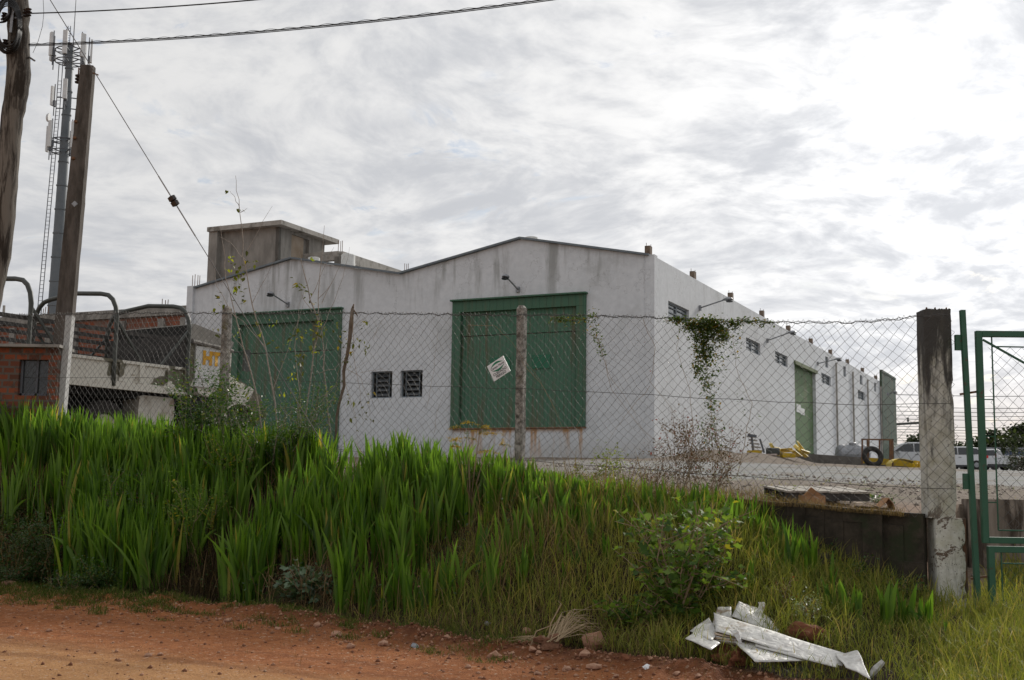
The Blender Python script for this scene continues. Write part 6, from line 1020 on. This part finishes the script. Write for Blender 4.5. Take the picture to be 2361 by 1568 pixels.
fence_vine('few thin dead stalks tangled in the mesh between the small windows and the green door', [(960, 760, 30, 20, 4)], [((985, 940), (1000, 850), (1010, 760)), ((1000, 1000), (1010, 940), (1030, 900)), ((860, 780), (880, 740), (890, 728)), ((830, 860), (880, 850), (920, 870))], 3, .03, L_red, r0=.002)
# weeds by the mesh
def weed(lab, x, y, Yv, H, Rr, ns, nl, s, mt, r0=.0035, grp=None): return shrub('weed', lab, 'weed', at_px(x, y, Yv), H, Rr, ns, nl, s, mt, off=.04, bark=m_dry, r0=r0, grp=grp)
weed('brown withered weed with dry seed heads, in front of the warehouse corner', 1570, 1150, 14.3, 1.1, .42, 18, 1150, .032, L_red); weed('reddish-brown withered weed among the sword leaves right of the warehouse corner', 1650, 1160, 14.0, 1.0, .5, 16, 850, .032, L_red); weed('thin brown stalks at the top of the bank left of the warehouse corner', 1510, 1140, 14.5,   .6, .3, 14, 500, .026, L_red)
weed('small yellow-green bush in front of the wall right of the nearer green door', 1405, 1085, 15.6, .60, .22, 8, 330, .045, leafmat('yellowgreen_leaf', (.12, .17, .03), (.20, .24, .05), None, .4, .5, .3)); weed('low yellow-green weed at the foot of the mesh right of the centre post', 1345, 1100, 15.2, .32, .3, 8, 300, .04, leafmat('yellowgreen_leaf2', (.10, .13, .03), (.17, .18, .05), None, .4, .5, .3))
weed('dark ivy-like weed hanging over the retaining wall left of the pillar', 1890, 1195, 13.25, .22, .35, 10, 500, .04, L_dark); weed('pale silvery weed in the short grass above the white sheets', 1850, 1430, 11.4, .28, .18, 10, 300, .03, leafmat('silver_leaf', (.20, .26, .15), (.28, .33, .22), None, .3, .4, .5)); weed('brown seed-headed weed in the short grass right of the lobed plant', 1800, 1420, 11.7, .35, .12, 6, 90, .03, L_red)
weed('low green weed in the yard beside the pallet', 1800, 1150, 14.3, .10, .35, 10, 260, .03, L_grass); weed('low green weed in the dirt left of the pillar', 2020, 1125, 15.0, .10, .2, 8, 120, .05, L_bush)
weed('dark weed spilling over the top edge of the retaining wall right of the pallet', 2010, 1190, 12.95, .14, .3, 8, 260, .035, L_dark); weed('low dark weed at the foot of the retaining wall near the pillar', 2080, 1400, 12.4, .25, .35, 9, 420, .04, L_dark); weed('dark weed in the shaded angle under the retaining wall', 1960, 1330, 12.7, .25, .3, 9, 380, .035, L_dark)
Xr, Yr = xy(U(.2, 3.2, 2400), U(-.12, .02, 2400)); tag(blades('wall_top_grass', Xr, Yr, U(.04, .16, 2400), U(.003, .006, 2400), L_dryg, lean=.9, curl=1., rows=4, fold=0, Zb=np.array([fbot(max(v, .1))-.01 for v in at_(Xr, Yr)[0]])), 'dry grass fringe along the top edge of the retaining wall', kind='stuff')
# feathery yellow-topped plant
q = at_px(1085, 1110, 14.4); fe = thing('feathery_plant', 'feathery-leaved plant with drooping yellow tips beside the centre fence post', 'plant', tuple(q)); b = MB(); GP_, YPp = [], []
for (x, y) in ((1080, 975), (1060, 985), (1105, 1000), (1140, 1000), (1155, 1025), (1050, 1015), (1110, 985), (1125, 1040), (1075, 1010), (1040, 1030), (1100, 1060), (1060, 1070), (1140, 1070), (1085, 1090), (1120, 1100)):
    e = pt(x, y, 14.4+random.gauss(0, .12)); p = [q.lerp(e, k/6)+ZUP*.10*math.sin(math.pi*k/6) for k in range(7)]; b.tube(p, [.005*(1-.6*k/6) for k in range(7)], 4)
    for _ in range(4):
        d = Vector((random.gauss(0, 1), random.gauss(0, .5), .25)).normalized(); st_2 = p[-1 if y < 1050 else random.randrange(3, 7)]; r = [st_2+d*.13*k/5-ZUP*.05*(k/5)**2 for k in range(6)]; b.tube(r, .0015, 3)
        (YPp if (y < 1045 and random.random() < .75) else GP_).extend([tuple(c) for c in along([v for v in r], 34, .008)])
b.build('stems', m_dry, fe); leaves('yellow_fronds', YPp, .022, L_yel, fe, .4, .3, droop=.4); leaves('green_fronds', GP_, .024, L_bush, fe, .4, .3)
# ---------------------------------------------------------------- distant trees
def tree(lab, x, ytop, Yv, wpx, n_l=3500, grp='trees beyond the parked cars', lean=0., cat='tree', zb=None):
    top = pt(x, ytop, Yv); z0 = Z(top.x, Yv) if zb is None else zb; H = top.z-z0; Rr = wpx/2825*Yv/2; th = thing('broadleaf_tree', lab, cat, (top.x, Yv, z0), grp); b = MB(); c0 = Vector((top.x, Yv, z0)); tr = walk(c0-ZUP*.3, (lean, 0, 1), H*.72, 7, .05); b.tube(tr, [max(.05, H*.028*(1-.8*i/7)) for i in range(8)], 7); P = []
    for i in range(11):
        k = random.randrange(2, 7); az = random.uniform(0, 6.28); d = Vector((math.cos(az), math.sin(az), random.uniform(.3, 1.1))); l = walk(tr[k], d, Rr*random.uniform(.65, 1.15), 5, .2); b.tube(l, [H*.012*(1-.75*j/5) for j in range(6)], 5)
        for _ in range(3):
            c = l[random.randrange(2, 6)]+Vector((random.gauss(0, Rr*.14), random.gauss(0, Rr*.2), random.gauss(0, H*.05))); s = Rr*random.uniform(.12, .30); m = n_l//33; P += [(c.x+random.gauss(0, s), c.y+random.gauss(0, s), min(top.z, c.z+random.gauss(0, s*.7))) for _ in range(m)]
    b.build('trunk', m_hoop, th); leaves('crown', P, Yv*.0042, L_far, th, .6, .55)
tree('small open-crowned tree left of the dark power pole', 2103, 984, 135., 48, 1500); tree('low dark tree directly right of the green end sheet', 2060, 1012, 140., 40, 900); tree('low tree hidden behind the gate post', 2215, 1006, 150., 60, 1600); tree('tall ragged dark tree seen through the left of the gate', 2300, 962, 150., 70, 3800); tree('tallest dark tree at the right edge of the view', 2352, 950, 146., 80, 4400, lean=.05); tree('low dark tree between the gate frame and the ragged tall tree', 2262, 1004, 140., 56, 1700); tree('dark tree just outside the right edge behind the sheds', 2420, 960, 150., 90, 3000); tree('low dark tree filling the gap under the ragged tall tree', 2325, 1000, 138., 80, 2600)
sb = shrub('hedge_bush', 'dark rounded bush at the right edge beside the pickup', 'bush', at_px(2356, 1080, 90.), 1.7, 1.1, 14, 1500, .16, L_far, off=.28, r0=.03)
for x in (2312, 2336):
    q = at_px(x, 1070, 105.); top = pt(x, 1018, 105.); th = thing('yucca_palm', 'spiky palm-like plant %s in front of the far sheds' % ('on the left' if x == 2312 else 'on the right'), 'palm', tuple(q)); MB().tube([q, Vector((top.x, 105., top.z-.4))], [.12, .1], 6).build('trunk', m_hoop, th)
    n = 90; zc = U(top.z-1.3, top.z-.2, n); blades('crown', top.x+rng.normal(0, .05, n), 105+rng.normal(0, .05, n), U(.5, .95, n), np.full(n, .09), L_far, lean=.9, curl=.4, rows=4, Zb=zc, parent=th)
# yard weeds and rubble
X, Y = U(-3, 14, 5000), U(15.5, 30, 5000); k = (fbm(X, Y, .6, 3, 71) > .22)&(at_(X, Y)[1] > .3); X, Y = X[k], Y[k]; tag(blades('yard_weeds', X, Y, U(.02, .09, len(X)), U(.006, .012, len(X)), L_grass, lean=.6, curl=.6, rows=3, fold=0), 'patchy low weeds on the dirt and gravel yard', kind='stuff')
a = U(-.2, 9, 3500); t = U(.1, 9, 3500); X, Y = xy(a, t); k = (fbm(X, Y, .7, 3, 81) > -.1); X, Y = X[k], Y[k]; r_ = .008+.035*U(0, 1, len(X))**5; V = base[None]*r_[:, None, None]*U(.6, 1.3, (len(X), 8, 3))+np.stack([X, Y, zg(X, Y)+.004], 1)[:, None]; F = (fc[None]+np.arange(len(X))[:, None, None]*8).reshape(-1, 3); tag(npmesh('yard_rubble', V.reshape(-1, 3), F, M('rubble', (.22, .18, .15), (.32, .28, .24), 9, .9), None, np.repeat(U(0, 1, len(X)), 8)), 'loose stones and rubble on the yard behind the fence', kind='stuff')
X, Y = xy(U(1.2, 4.6, 2600), U(.05, 2.2, 2600)); tag(blades('yard_dry_grass', X, Y, U(.05, .22, len(X)), U(.003, .006, len(X)), L_dryg, lean=.8, curl=.9, rows=4, fold=0), 'brown dead grass at the foot of the mesh inside the yard', kind='stuff')
